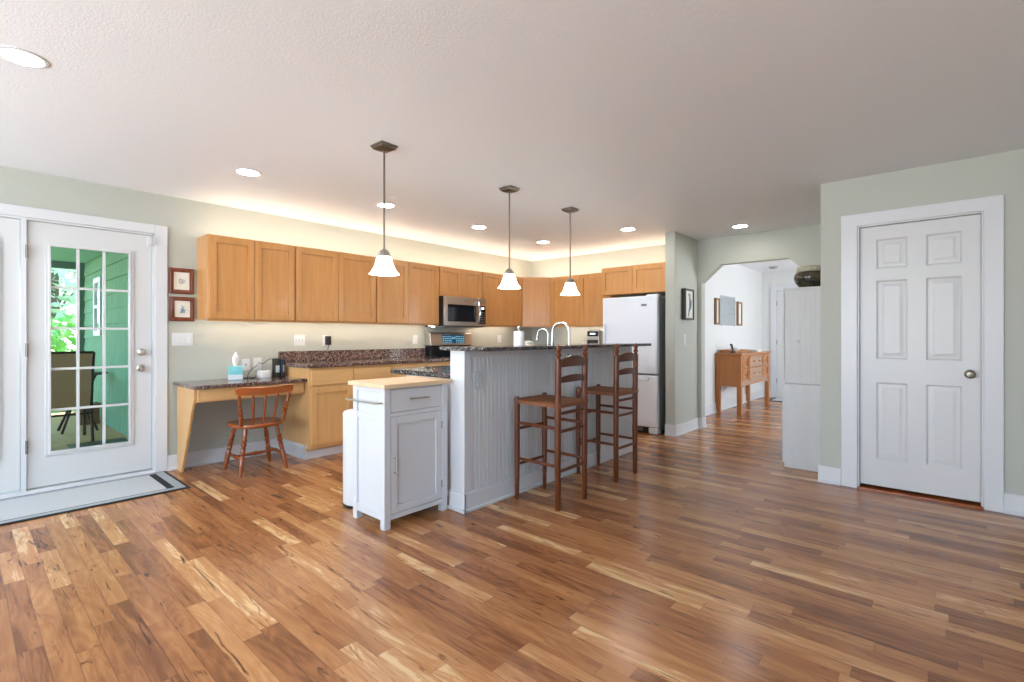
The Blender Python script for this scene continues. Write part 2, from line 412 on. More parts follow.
def wall_y(name, y0, y1, x0, x1, m, holes=(), z1=CZ, label=None):
    """a wall running along X, with rectangular holes (xa, xb, za, zb)"""
    mb = MB(); xs = sorted({x0, x1, *[h[0] for h in holes], *[h[1] for h in holes]})
    zs = sorted({0.0, z1, *[h[2] for h in holes], *[h[3] for h in holes]})
    for a, b in zip(xs, xs[1:]):
        for c, d in zip(zs, zs[1:]):
            if any(h[0] <= a and b <= h[1] and h[2] <= c and d <= h[3] for h in holes): continue
            mb.box(a, b, y0, y1, c, d)
    return mb
def wall_x(x0, x1, y0, y1, holes=(), z1=CZ):
    mb = MB(); ys = sorted({y0, y1, *[h[0] for h in holes], *[h[1] for h in holes]})
    zs = sorted({0.0, z1, *[h[2] for h in holes], *[h[3] for h in holes]})
    for a, b in zip(ys, ys[1:]):
        for c, d in zip(zs, zs[1:]):
            if any(h[0] <= a and b <= h[1] and h[2] <= c and d <= h[3] for h in holes): continue
            mb.box(x0, x1, a, b, c, d)
    return mb

struct('floor', MB().box(XA - T, XR + T, YF - T, YFO + T, -0.12, 0.0), M['floor'], 'glossy hardwood floor of mixed brown and blond planks', 'floor')
struct('ceiling', MB().box(XA - T, XR + T, YF - T, YFO + T, CZ, CZ + 0.15), M['ceiling'], 'white knockdown-textured ceiling over the whole room', 'ceiling')
D1 = (-0.48, 1.14)            # french door opening along Y
struct('wall_left', wall_x(XA - T, XA, YF - T, YB + T, [(D1[0], D1[1], 0.0, 2.085)]), M['wall'], 'sage wall with the glazed door and the wall cabinets', 'wall')
# back wall with the arch to the foyer
mbk = wall_y('', YB, YB + 0.12, XA, XR, None, [(-2.352, -1.117, 0.0, 2.10)])
mbk.prism([(-2.352, 2.10), (-2.114, 2.10), (-2.352, 1.884)], 'y', YB, YB + 0.12)
mbk.prism([(-1.117, 2.10), (-1.117, 1.884), (-1.355, 2.10)], 'y', YB, YB + 0.12)
struct('wall_back', mbk, M['wall'], 'far sage wall with the clipped-corner archway', 'wall')
struct('wall_stub', MB().box(-2.52, -2.40, 5.65, YB, 0, CZ), M['wall'], 'short grey-green wall end beside the refrigerator', 'wall', bevel=0.004)
DC = (-0.50, 0.20)
struct('wall_right', wall_y('', YC, YC + 0.12, -0.76, XR, None, [(DC[0], DC[1], 0.0, 2.05)]), M['wall'], 'sage wall holding the white six-panel door', 'wall')
struct('wall_closet_side', MB().box(-0.76, -0.64, YC + 0.12, YB, 0, CZ), M['wall'])
struct('wall_closet_rear', MB().box(-0.64, XR, YC + 0.9, YC + 1.0, 0, CZ), M['wall'])
WB = [(-4.6, -2.6, 0.5, 2.3), (-1.9, 0.1, 0.5, 2.3)]
struct('wall_front', wall_y('', YF - T, YF, XA, XR, None, WB), M['wall'])
WR = (-2.3, -0.1, 0.5, 2.3)
struct('wall_side', wall_x(XR, XR + T, YF, YB, [WR]), M['wall'])
struct('wall_foyer_left', MB().box(XFL - 0.12, XFL, YB + 0.12, YFO, 0, CZ), M['foyer_wall'], 'pale grey foyer wall behind the sideboard and mirror', 'wall')
DF = (-2.43, -1.52)
struct('wall_foyer_back', wall_y('', YFO, YFO + T, XFL - 0.12, 0.9, None, [(DF[0], DF[1], 0, 2.06)]), M['foyer_wall'], 'pale grey end wall of the foyer around the front door', 'wall')
struct('wall_foyer_right', wall_x(0.78, 0.90, YB + 0.12, YFO, [(7.7, 9.3, 0.6, 2.3)]), M['foyer_wall'])

def window_struct(name, axis, pos, a0, a1, z0, z1, depth):
    o = thing(name, 'unseen', 'window', (0, 0, 0), kind='structure'); del o['label']; del o['category']
    fr, pn = MB(), MB()
    segs = [(a0, a0 + 0.05, z0, z1), (a1 - 0.05, a1, z0, z1), (a0 + 0.05, a1 - 0.05, z0, z0 + 0.05), (a0 + 0.05, a1 - 0.05, z1 - 0.05, z1),
            ((a0 + a1) / 2 - 0.025, (a0 + a1) / 2 + 0.025, z0 + 0.05, z1 - 0.05)]
    for s in segs:
        if axis == 'y': fr.box(s[0], s[1], pos - depth, pos, s[2], s[3])
        else: fr.box(pos, pos + depth, s[0], s[1], s[2], s[3])
    fr.build('window_frame', M['trim'], o)
    return o
for i, w in enumerate(WB): window_struct('window_%d' % (i + 1), 'y', YF - 0.03, w[0], w[1], w[2], w[3], 0.06)
window_struct('window_3', 'x', XR + 0.03, WR[0], WR[1], WR[2], WR[3], 0.06)  # unseen opening, added for the fill from the right
window_struct('window_4', 'x', 0.81, 7.7, 9.3, 0.6, 2.3, 0.05)  # unseen opening, added to go with the foyer fill

# baseboards -------------------------------------------------------
def base_x(mb, x, sgn, y0, y1, h=0.135, t=0.016):     # on a wall face that looks along sgn*X
    mb.box(min(x, x + sgn * t), max(x, x + sgn * t), y0, y1, 0, h)
    mb.box(min(x, x + sgn * (t + 0.014)), max(x, x + sgn * (t + 0.014)), y0, y1, 0, 0.022)
def base_y(mb, y, x0, x1, h=0.135, t=0.016):          # on a face that looks along -Y
    mb.box(x0, x1, y - t, y, 0, h); mb.box(x0, x1, y - t - 0.014, y, 0, 0.022)
mb = MB(); base_x(mb, XA, 1, 1.232, 2.235); base_x(mb, XA, 1, YF, -0.58); struct('baseboard_left', mb, M['trim'], bevel=0.003)
mb = MB(); base_y(mb, YC, -0.776, -0.618); base_y(mb, YC, 0.304, XR); struct('baseboard_right', mb, M['trim'], bevel=0.003)
mb = MB(); base_y(mb, 5.65, -2.52, -2.384); base_x(mb, -2.40, 1, 5.65, YB - 0.016); base_y(mb, YB, -2.40, -2.336)
base_x(mb, -2.352, 1, YB, YB + 0.12)
struct('baseboard_stub', mb, M['trim'], bevel=0.003)
mb = MB(); base_x(mb, XFL, 1, YB + 0.12, YFO - 0.016, 0.15); base_y(mb, YFO, XFL, -2.535, 0.15); struct('baseboard_foyer', mb, M['trim'], bevel=0.003)
mb = MB(); base_x(mb, -0.76, -1, 6.0, YB - 0.016); base_y(mb, YB, -1.117, -0.78); struct('baseboard_closet', mb, M['trim'], bevel=0.003)

# casings ------------------------------------------------------------
mb = MB()
mb.box(XA, XA + 0.02, 1.14, 1.232, 0, 2.165); mb.box(XA, XA + 0.02, D1[0] - 0.092, D1[0], 0, 2.165); mb.box(XA, XA + 0.02, D1[0], D1[1], 2.085, 2.165)
struct('trim_1', mb, M['trim'], 'white flat casing around the glazed doors', 'door casing', bevel=0.003)
mb = MB()                                                  # jamb, mullion and sill of the glazed doors
mb.box(XA - T, XA, 1.127, 1.14, 0.0, 2.085); mb.box(XA - T, XA, D1[0], D1[0] + 0.013, 0.0, 2.085); mb.box(XA - T, XA, D1[0], D1[1], 2.070, 2.085)
mb.box(XA - T, XA + 0.008, 0.314, 0.346, 0.0, 2.070); mb.box(XA - T, XA + 0.012, D1[0], D1[1], 0.0, 0.032)
mb.box(XA, XA + 0.028, D1[0], 1.14, 0.0, 0.014)
struct('trim_2', mb, M['trim'], 'white jambs and sill of the glazed doors', 'door frame', bevel=0.002)
mb = MB(); t = 0.02
mb.prism([(-0.618, 0), (-0.51, 0), (-0.51, 2.058), (0.205, 2.058), (0.205, 0), (0.304, 0), (0.304, 2.152), (-0.618, 2.152)], 'y', YC - t, YC)
struct('trim_3', mb, M['trim'], 'wide white casing around the six-panel door', 'door casing', bevel=0.004)
mb = MB()
mb.box(-0.51, -0.499, YC - 0.006, YC + 0.12, 0, 2.058); mb.box(0.194, 0.205, YC - 0.006, YC + 0.12, 0, 2.058); mb.box(-0.499, 0.194, YC - 0.006, YC + 0.12, 2.047, 2.058)
struct('trim_4', mb, M['trim'], 'white jamb inside the six-panel door casing', 'door frame', bevel=0.002)
mb = MB().box(-0.508, 0.204, YC - 0.024, YC + 0.12, 0, 0.016)
struct('trim_5', mb, M['cherry_y'], 'reddish wood threshold under the six-panel door', 'threshold', bevel=0.003)
mb = MB()
mb.box(-2.535, DF[0], YFO - 0.02, YFO, 0, 2.17); mb.box(DF[1], DF[1] + 0.105, YFO - 0.02, YFO, 0, 2.17); mb.box(DF[0], DF[1], YFO - 0.02, YFO, 2.06, 2.17)
struct('trim_6', mb, M['trim'], 'white casing of the front door in the foyer', 'door casing', bevel=0.003)

# ---------------------------------------------------------------- doors
def knob(parent, mtx, z, m, name='knob', rose=0.032):
    mb = MB(mtx)
    mb.turned((0, 0, z), (0, -0.065, z), [(0, rose), (0.10, rose), (0.16, rose * .6), (0.2, 0.011), (0.45, 0.011), (0.52, 0.020), (0.66, 0.027), (0.82, 0.028), (0.95, 0.020), (1, 0.004)], 20)
    return mb.build(name, m, parent)

def french_door(name, label, ylo, yhi, handle):
    o = thing(name, label, 'door', (XA - 0.02, (ylo + yhi) / 2, 0.0), kind='structure')
    F = FA(XA - 0.014, ylo); w = yhi - ylo; z0, z1 = 0.042, 2.066
    gx0, gx1, gz0, gz1 = 0.127, w - 0.157, 0.300, 1.893
    if not handle: gx0, gx1 = 0.157, w - 0.127
    mb = MB(F)
    mb.box(0, gx0, 0, 0.045, z0, z1); mb.box(gx1, w, 0, 0.045, z0, z1); mb.box(gx0, gx1, 0, 0.045, z0, gz0); mb.box(gx0, gx1, 0, 0.045, gz1, z1)
    mb.build('door_panel', M['door'], o)
    mb = MB(F)      # raised lite frame
    for f, d in ((0.030, -0.012), (0.012, -0.018)):
        mb.box(gx0 - f, gx0 + 0.004, d, 0.004, gz0 - f, gz1 + f); mb.box(gx1 - 0.004, gx1 + f, d, 0.004, gz0 - f, gz1 + f)
        mb.box(gx0, gx1, d, 0.004, gz0 - f, gz0 + 0.004); mb.box(gx0, gx1, d, 0.004, gz1 - 0.004, gz1 + f)
    mb.build('glazing_frame', M['door'], o, bevel=0.003)
    mb = MB(F)
    for k in (1, 2):
        x = gx0 + (gx1 - gx0) * k / 3; mb.box(x - 0.009, x + 0.009, 0.006, 0.032, gz0, gz1)
    for k in range(1, 5):
        z = gz0 + (gz1 - gz0) * k / 5; mb.box(gx0, gx1, 0.007, 0.031, z - 0.009, z + 0.009)
    mb.build('muntins', M['door'], o)
    MB(F).box(gx0, gx1, 0.018, 0.022, gz0, gz1).build('pane', M['glass'], o)
    if handle:
        knob(o, F @ Matrix.Translation((w - 0.075, 0, 0)), 1.058, M['nickel'])
        mb = MB(F); mb.turned((w - 0.075, 0, 0.92), (w - 0.075, -0.03, 0.92), [(0, 0.032), (0.5, 0.031), (0.7, 0.024), (1, 0.022)], 20)
        mb.box(w - 0.081, w - 0.069, -0.045, -0.028, 0.90, 0.94)
        mb.build('deadbolt', M['nickel'], o)
        for z in (1.83, 1.09, 0.36):
            MB(F).cyl((-0.004, -0.026, z - 0.05), (-0.004, -0.026, z + 0.05), 0.008, seg=10).build('hinge', M['dark_nickel'], o)
    return o
french_door('door_1', 'white glazed door with silver knob and fifteen panes, opening to the porch', 0.350, 1.123, True)
french_door('door_2', 'white glazed door leaf cut off at the left edge', -0.463, 0.310, False)

def raised(mb, x0, x1, z0, z1):
    """recessed moulding with a raised field, front face at y=0"""
    def ring(i, y): return [(x0 + i, y, z0 + i), (x1 - i, y, z0 + i), (x1 - i, y, z1 - i), (x0 + i, y, z1 - i)]
    mb.loft([ring(0, 0.0), ring(0.006, 0.004), ring(0.012, 0.011), ring(0.020, 0.011), ring(0.045, 0.003), ring(0.046, 0.002)], cap=False)
    r = ring(0.046, 0.002); mb.add(r, [(0, 1, 2, 3)])
def six_panel(name, label, F, w, z0, z1, rows, cols, thick=0.04):
    o = thing(name, label, 'door', F @ Vector((w / 2, 0, 0)), kind='structure')
    mb = MB(F); zs = [z0] + [z for r in rows for z in r] + [z1]; xs = [0] + [x for c in cols for x in c] + [w]
    for i in range(len(xs) - 1):
        for j in range(len(zs) - 1):
            x0, x1, a, b = xs[i], xs[i + 1], zs[j], zs[j + 1]
            if i % 2 == 1 and j % 2 == 1: raised(mb, x0, x1, a, b)
            else: mb.add([(x0, 0, a), (x1, 0, a), (x1, 0, b), (x0, 0, b)], [(0, 1, 2, 3)])
    mb.add([(0, 0, z0), (w, 0, z0), (w, 0, z1), (0, 0, z1), (0, thick, z0), (w, thick, z0), (w, thick, z1), (0, thick, z1)],
           [(0, 4, 5, 1), (1, 5, 6, 2), (2, 6, 7, 3), (3, 7, 4, 0), (4, 7, 6, 5)])
    mb.build('door_panel', M['door'], o, smooth=20)
    return o
FC = FY(-0.497, YC + 0.03)
d3 = six_panel('door_3', 'white six-panel door with satin knob in sage wall at right', FC, 0.689, 0.035, 2.044,
               [(0.245, 0.838), (1.018, 1.624), (1.714, 1.943)], [(0.103, 0.292), (0.398, 0.594)])
knob(d3, FC @ Matrix.Translation((0.634, 0, 0)), 0.927, M['dark_nickel'])
FF = FY(DF[0] + 0.004, YFO + 0.01)
d4 = six_panel('door_4', 'white front door at the end of the foyer, half behind the tall cupboard', FF, DF[1] - DF[0] - 0.008, 0.002, 2.058,
               [(0.25, 0.85), (1.02, 1.63), (1.72, 1.94)], [(0.13, 0.39), (0.51, 0.77)])
for z in (1.83, 1.08, 0.33):
    MB(FF).cyl((-0.004, -0.014, z - 0.05), (-0.004, -0.014, z + 0.05), 0.010, seg=10).build('hinge', M['dark_nickel'], d4)
knob(d4, FF @ Matrix.Translation((0.83, 0, 0)), 0.95, M['dark_nickel'])
o = thing('door_sensor', 'small white alarm sensor at top right corner of the glazed door', 'sensor', (XA + 0.02, 1.115, 2.0))
MB().box(XA + 0.004, XA + 0.024, 1.085, 1.122, 1.975, 2.052).build('sensor_case', M['white_plastic'], o, bevel=0.004)
MB().box(XA + 0.02, XA + 0.036, 1.126, 1.138, 1.985, 2.045).build('magnet', M['white_plastic'], o, bevel=0.003)

# ---------------------------------------------------------------- ceiling lights
def recessed(loc, label):
    o = thing('recessed_light', label, 'ceiling light', loc, group='recessed ceiling lights')
    mb = MB(); n = 28
    prof = [(0.072, -0.001), (0.074, -0.006), (0.088, -0.004), (0.092, 0.0)]
    rings = [[(r * math.cos(2 * PI * k / n), r * math.sin(2 * PI * k / n), z) for k in range(n)] for r, z in prof]
    mb.loft(rings, cap=False); mb.build('trim_ring', M['white_plastic'], o, local=True)
    mb = MB().cyl((0, 0, -0.004), (0, 0, -0.001), 0.074, seg=n); mb.build('lens', M['disc'], o, local=True)
    return o
spots = [((-3.085, 0.192), 'round lit ceiling light closest to viewer, high above the glazed door'),
         ((-3.962, 1.462), 'round lit ceiling light left of the nearest pendant rod, over the desk side'),
         ((-3.977, 2.697), 'round lit ceiling light seen right behind the nearest pendant rod'),
         ((-3.983, 3.945), 'round lit ceiling light just left of the middle pendant rod'),
         ((-3.983, 5.135), 'round lit ceiling light between the middle and farthest pendant rods'),
         ((-2.757, 5.165), 'round lit ceiling light in front of the cabinet over the refrigerator'),
         ((-1.731, 5.863), 'round lit ceiling light just in front of the archway wall')]
r0 = recessed((*spots[0][0], CZ), spots[0][1])
for (x, y), lb in spots[1:]: dup(r0, (x, y, CZ), None, lb)
o = thing('ceiling_vent', 'small grey round fitting on the foyer ceiling beyond the archway', 'vent', (-2.3, 9.7, CZ))
MB().turned((-2.3, 9.7, CZ), (-2.3, 9.7, CZ - 0.03), [(0, 0.075), (0.5, 0.072), (1, 0.055)], 24).build('cover', M['grey_plastic'], o)
MB().turned((-2.3, 9.7, CZ - 0.029), (-2.3, 9.7, CZ - 0.036), [(0, 0.04), (1, 0.034)], 24).build('grille', M['dark_nickel'], o)

def pendant(loc, label):
    o = thing('pendant_lamp', label, 'pendant lamp', loc, group='bell-shaded pendants over the island')
    def sq(h, z): return [(-h, -h, z), (h, -h, z), (h, h, z), (-h, h, z)]
    MB().loft([sq(0.064, 0), sq(0.064, -0.010), sq(0.056, -0.014), sq(0.056, -0.022), sq(0.030, -0.036)]).build('canopy', M['dark_nickel'], o, bevel=0.002, local=True)
    MB().cyl((0, 0, -0.03), (0, 0, -0.70), 0.0065, seg=12).build('rod', M['dark_nickel'], o, local=True)
    MB().turned((0, 0, -0.675), (0, 0, -0.728), [(0, 0.007), (0.08, 0.012), (0.2, 0.024), (0.4, 0.034), (0.65, 0.041), (1, 0.045)], 24).build('shade_holder', M['nickel'], o, local=True)
    n = 32; prof = [(0.040, -0.722), (0.047, -0.738), (0.054, -0.765), (0.063, -0.793), (0.076, -0.818), (0.091, -0.836), (0.096, -0.841),
                    (0.091, -0.839), (0.072, -0.818), (0.059, -0.793), (0.049, -0.765), (0.042, -0.738), (0.036, -0.727)]
    MB().loft([[(r * math.cos(2 * PI * k / n), r * math.sin(2 * PI * k / n), z) for k in range(n)] for r, z in prof], cap=False).build('glass_shade', M['shade'], o, local=True)
    mb = MB().ball((0, 0, -0.785), 0.026, sz=1.3); mb.cyl((0, 0, -0.727), (0, 0, -0.77), 0.014); mb.build('bulb', M['shade'], o, local=True)
    return o
p0 = pendant((-2.745, 1.848, CZ), 'lit bell-shade pendant nearest the viewer, hanging over the white cart')
dup(p0, (-2.745, 3.078, CZ), None, 'lit bell-shade pendant, middle of three over the granite bar')
dup(p0, (-2.745, 3.972, CZ), None, 'lit bell-shade pendant, farthest and smallest in view over the bar')

# ---------------------------------------------------------------- cabinets
def shaker(mb, x0, x1, z0, z1, stile=0.058, th=0.020):
    """shaker door or drawer front in the local frame, back at y=0, front at y=-th"""
    mb.box(x0, x0 + stile, -th, 0, z0, z1); mb.box(x1 - stile, x1, -th, 0, z0, z1)
    mb.box(x0 + stile, x1 - stile, -th, 0, z0, z0 + stile); mb.box(x0 + stile, x1 - stile, -th, 0, z1 - stile, z1)
    mb.box(x0 + stile, x1 - stile, -th * 0.3, 0, z0 + stile, z1 - stile)
def slab(mb, x0, x1, z0, z1, th=0.020): mb.box(x0, x1, -th, 0, z0, z1)

def wall_cabinet(label, F, w, depth, z0, z1, splits, name='wall_cabinet'):
    o = thing(name, label, 'cabinet', (F @ Vector((w / 2, depth / 2, 0))) + Vector((0, 0, z0)), group='honey maple wall cabinets')
    mb = MB(F); mb.box(0, w, 0, depth, z0, z1); mb.build('carcass', M['maple'], o, bevel=0.002)
    if z0 < 1.5: MB(F).box(0, w, 0.0, 0.016, z0 - 0.017, z0 - 0.0003).build('light_rail', M['maple_h'], o)
    xs = [0.006] + list(splits) + [w - 0.006]
    for a, b in zip(xs, xs[1:]):
        mb = MB(F @ Matrix.Translation((0, -0.001, 0))); shaker(mb, a + 0.002, b - 0.002, z0 + 0.004, z1 - 0.012)
        mb.build('door', M['maple'], o, bevel=0.0018)
    return o
ZU0, ZU1, XF = 1.347, 2.10, -4.88       # carcass front; doors stand 2 cm proud
dpt = XF - XA - 0.002
wall_cabinet('maple two-door wall cabinet at the left end, above the desk', FA(XF, 1.465), 0.771, dpt, ZU0, ZU1, [0.387])
wall_cabinet('maple two-door wall cabinet second from left, above the black charger', FA(XF, 2.238), 0.930, dpt, ZU0, ZU1, [0.464])
wall_cabinet('maple two-door wall cabinet directly left of the microwave', FA(XF, 3.170), 0.930, dpt, ZU0, ZU1, [0.44])
wall_cabinet('short maple two-door cabinet above the microwave', FA(XF, 4.102), 0.776, dpt, 1.715, ZU1, [0.378])
wall_cabinet('maple two-door wall cabinet directly right of the microwave', FA(XF, 4.880), 0.879, dpt, ZU0, ZU1, [0.41])
YFB = 6.08
o = thing('corner_wall_cabinet', 'maple corner cabinet with one slanted door', 'cabinet', (-4.9, 6.1, ZU0), group='honey maple wall cabinets')
poly = [(XA + 0.002, 5.761), (XF, 5.761), (-4.561, YFB), (-4.561, YB - 0.002), (XA + 0.002, YB - 0.002)]
MB().prism(poly, 'z', ZU0, ZU1).build('carcass', M['maple'], o, bevel=0.002)
MB().prism([(-4.88, 5.761), (-4.561, YFB), (-4.575, YFB + 0.012), (-4.893, 5.773)], 'z', ZU0 - 0.017, ZU0 - 0.0003).build('light_rail', M['maple_h'], o)
dl = math.hypot(-4.561 - XF, YFB - 5.761); ang = math.degrees(math.atan2(YFB - 5.761, -4.561 - XF))
mb = MB(FY(XF, 5.761, ang) @ Matrix.Translation((0, -0.001, 0))); shaker(mb, 0.012, dl - 0.012, ZU0 + 0.004, ZU1 - 0.012); mb.build('door', M['maple'], o, bevel=0.0018)
wall_cabinet('maple two-door wall cabinet between slanted corner cabinet and refrigerator', FY(-4.558, YFB), 1.075, YB - YFB - 0.002, ZU0, ZU1, [0.54])
wall_cabinet('short deep maple two-door cabinet above the white refrigerator', FY(-3.44, 5.72), 0.915, YB - 5.722, 1.735, 2.10, [0.455])

# led strips: beneath and on top of the wall cabinets
def led(name, label, boxes):
    o = thing(name, label, 'light strip', (boxes[0][0], boxes[0][2], boxes[0][4]), group='warm cabinet light strips')
    mb = MB()
    for b in boxes: mb.box(*b)
    mb.build('strip', M['led'], o)
    return o
zt = ZU1 + 0.001
led('light_strip', 'warm light strip on top of the cabinets along the left wall', [(XA + 0.20, XA + 0.215, 1.50, 6.15, zt, zt + 0.008)])
led('light_strip', 'warm light strip on top of the cabinets along the far wall', [(-4.94, -2.56, YB - 0.215, YB - 0.20, zt, zt + 0.008)])
led('light_strip', 'warm light strip under the cabinets left of the microwave', [(XF - 0.12, XF - 0.108, 1.50, 4.06, ZU0 - 0.007, ZU0 - 0.001)])
led('light_strip', 'warm light strip under the cabinets right of the microwave', [(XF - 0.12, XF - 0.108, 4.92, 5.75, ZU0 - 0.007, ZU0 - 0.001)])
led('light_strip', 'warm light strip under the far wall cabinets', [(-4.50, -3.52, YFB + 0.108, YFB + 0.12, ZU0 - 0.007, ZU0 - 0.001)])

ZC0, ZC1 = 0.885, 0.925
def base_cabinet(label, F, w, depth, bays, drawer=True):
    o = thing('base_cabinet', label, 'cabinet', F @ Vector((w / 2, depth / 2, 0)), group='maple base cabinets')
    mb = MB(F); mb.box(0, w, 0, depth, 0.10, ZC0); mb.box(0.0, w, 0.07, depth, 0.0, 0.10); mb.build('carcass', M['maple_light'], o, bevel=0.002)
    MB(F).box(0.0, w, 0.055, 0.070, 0.0, 0.075).build('toe_kick', M['trim'], o, bevel=0.002)
    G = F @ Matrix.Translation((0, -0.001, 0))
    for a, b in bays:
        mb = MB(G); slab(mb, a + 0.004, b - 0.004, 0.715, ZC0 - 0.022); mb.build('drawer', M['maple_lit_h'], o, bevel=0.003)
        mb = MB(G); shaker(mb, a + 0.004, b - 0.004, 0.135, 0.698); mb.build('door', M['maple_light'], o, bevel=0.0018)
    return o
XL = -4.575
bd = XL - XA - 0.002
b1 = base_cabinet('maple base cabinet next to the desk, two drawers over two doors', FA(XL, 2.237), 0.931, bd, [(0.010, 0.463), (0.463, 0.921)])
mb = MB(); mb.box(XA + 0.03, XL - 0.056, 2.222, 2.236, 0, 0.135); mb.box(XL - 0.07, XL - 0.054, 2.222, 2.236, 0, 0.135)
mb.box(XA + 0.03, XL - 0.05, 2.212, 2.236, 0, 0.02)
mb.build('end_baseboard', M['trim'], b1, bevel=0.002)
base_cabinet('maple base cabinet between the two-drawer end one and the range', FA(XL, 3.170), 0.932, bd, [(0.010, 0.463), (0.463, 0.921)])
base_cabinet('maple base cabinet beyond the range, in the corner', FA(XL, 4.880), 0.86, bd, [(0.01, 0.85)])
base_cabinet('maple base cabinet under the far counter beside the refrigerator', FY(-4.57, 5.775), 1.20, YB - 5.777, [(0.01, 0.60), (0.60, 1.19)])

# worktops
o = thing('countertop', 'speckled brown granite worktop left of the range with low splashback', 'countertop', (-4.85, 3.1, ZC0))
MB().box(XA + 0.001, -4.538, 2.200, 4.103, ZC0 + 0.001, ZC1).build('slab', M['granite'], o, bevel=0.006)
MB().box(XA + 0.001, XA + 0.022, 2.200, 4.103, ZC1 + 0.0005, 1.035).build('splashback', M['granite'], o, bevel=0.004)
o = thing('countertop', 'speckled granite corner worktop right of the range', 'countertop', (-4.7, 6.0, ZC0))
MB().prism([(XA + 0.001, 4.877), (-4.538, 4.877), (-4.538, 5.737), (-3.36, 5.737), (-3.36, YB - 0.001), (XA + 0.001, YB - 0.001)], 'z', ZC0 + 0.001, ZC1).build('slab', M['granite'], o, bevel=0.006)
mb = MB().box(XA + 0.001, XA + 0.022, 4.877, YB - 0.023, ZC1 + 0.0005, 1.035); mb.box(XA + 0.001, -3.36, YB - 0.022, YB - 0.001, ZC1 + 0.0005, 1.035)
mb.build('splashback', M['granite'], o, bevel=0.004)

# ---------------------------------------------------------------- desk
ZD = 0.785
desk = thing('built_in_desk', 'maple built-in desk with dark granite top and slanted end panel', 'desk', (-4.9, 1.75, 0))
MB().box(XA + 0.001, -4.597, 1.278, 2.232, ZD - 0.030, ZD).build('desktop', M['granite'], desk, bevel=0.004)
MB().prism([(XA + 0.03, 0.0), (-5.005, 0.0), (-4.715, 0.60), (-4.672, 0.66), (-4.672, ZD - 0.031), (XA + 0.03, ZD - 0.031)], 'y', 1.300, 1.320).build('end_panel', M['maple_light'], desk, bevel=0.002)
MB().box(-4.70, -4.675, 1.321, 2.232, 0.635, ZD - 0.031).build('apron', M['maple_lit_h'], desk)
MB().box(-4.674, -4.652, 1.326, 2.226, 0.648, ZD - 0.036).build('drawer', M['maple_lit_h'], desk, bevel=0.004)

# desk chair --------------------------------------------------------
def desk_chair(loc, rz):
    o = thing('desk_chair', 'reddish-brown wooden spindle-back chair pulled up to the desk', 'chair', loc, rz)
    # saddle seat: D-shaped outline lofted
    def outline(s, z):
        pts = []
        for k in range(40):
            a = 2 * PI * k / 40; c, s_ = math.cos(a), math.sin(a)
            x = 0.205 * math.copysign(abs(c) ** 0.72, c) * s; y = (0.215 - 0.012 * c) * math.copysign(abs(s_) ** 0.72, s_) * s
            pts.append((x, y, z))
        return pts
    MB().loft([outline(0.90, 0.395), outline(0.98, 0.403), outline(1.0, 0.418), outline(0.97, 0.432), outline(0.88, 0.431), outline(0.6, 0.423), outline(0.25, 0.421)]).build('seat', M['cherry_y'], o, local=True, smooth=60)
    prof = [(0, 0.012), (0.02, 0.013), (0.20, 0.019), (0.36, 0.023), (0.44, 0.014), (0.455, 0.021), (0.47, 0.014), (0.50, 0.021), (0.54, 0.017), (0.58, 0.022), (0.60, 0.013),
            (0.64, 0.021), (0.68, 0.022), (0.70, 0.013), (0.73, 0.021), (0.77, 0.021), (0.79, 0.014), (0.86, 0.018), (1.0, 0.016)]
    legs = {}
    for sx in (-1, 1):
        for sy in (-1, 1):
            p0 = Vector((0.180 * sx, 0.195 * sy, 0)); p1 = Vector((0.125 * sx, 0.130 * sy, 0.40)); legs[sx, sy] = (p0, p1)
            MB().turned(p0, p1, prof, 16).build('leg', M['cherry'], o, local=True)
    at = lambda k, t: legs[k][0].lerp(legs[k][1], t)
    sp = [(0, 0.008), (0.2, 0.011), (0.42, 0.016), (0.5, 0.018), (0.58, 0.016), (0.8, 0.011), (1, 0.008)]
    mids = []
    for sy in (-1, 1):
        a, b = at((-1, sy), 0.36), at((1, sy), 0.36); mids.append((a + b) / 2)
        MB().turned(a, b, sp, 12).build('stretcher', M['cherry'], o, local=True)
    MB().turned(mids[0], mids[1], sp, 12).build('stretcher', M['cherry'], o, local=True)
    post = [(0, 0.015), (0.10, 0.019), (0.2, 0.013), (0.23, 0.020), (0.29, 0.020), (0.32, 0.012), (0.36, 0.019), (0.42, 0.021), (0.45, 0.012), (0.50, 0.020), (0.56, 0.020), (0.59, 0.012), (0.66, 0.019), (0.72, 0.013), (0.85, 0.014), (1, 0.011)]
    for sy in (-1, 1):
        MB().turned((0.145, 0.172 * sy, 0.425), (0.210, 0.212 * sy, 0.705), post, 14).build('back_post', M['cherry'], o, local=True)
    for y0, y1 in ((-0.082, -0.105), (0, 0), (0.082, 0.105)):
        MB().turned((0.158, y0, 0.425), (0.225, y1, 0.705), [(0, 0.008), (0.3, 0.011), (0.6, 0.012), (1, 0.008)], 10).build('spindle', M['cherry'], o, local=True)
    rings = []
    for k in range(17):
        y = -0.240 + 0.48 * k / 16; u = y / 0.24
        xc = 0.232 - 0.030 * u * u; top = 0.762 - 0.012 * (1 - abs(u)) + 0.004; bot = 0.688 + 0.010 * abs(u) ** 3
        if abs(u) > 0.93: top -= 0.010; bot += 0.010
        rings.append([(xc - 0.011, y, bot), (xc + 0.013, y, bot), (xc + 0.018, y, top - 0.006), (xc + 0.008, y, top), (xc - 0.007, y, top)])
    MB().loft(rings).build('crest_rail', M['cherry_y'], o, local=True, smooth=50)
    return o
desk_chair((-4.635, 1.775, 0), 0.0)

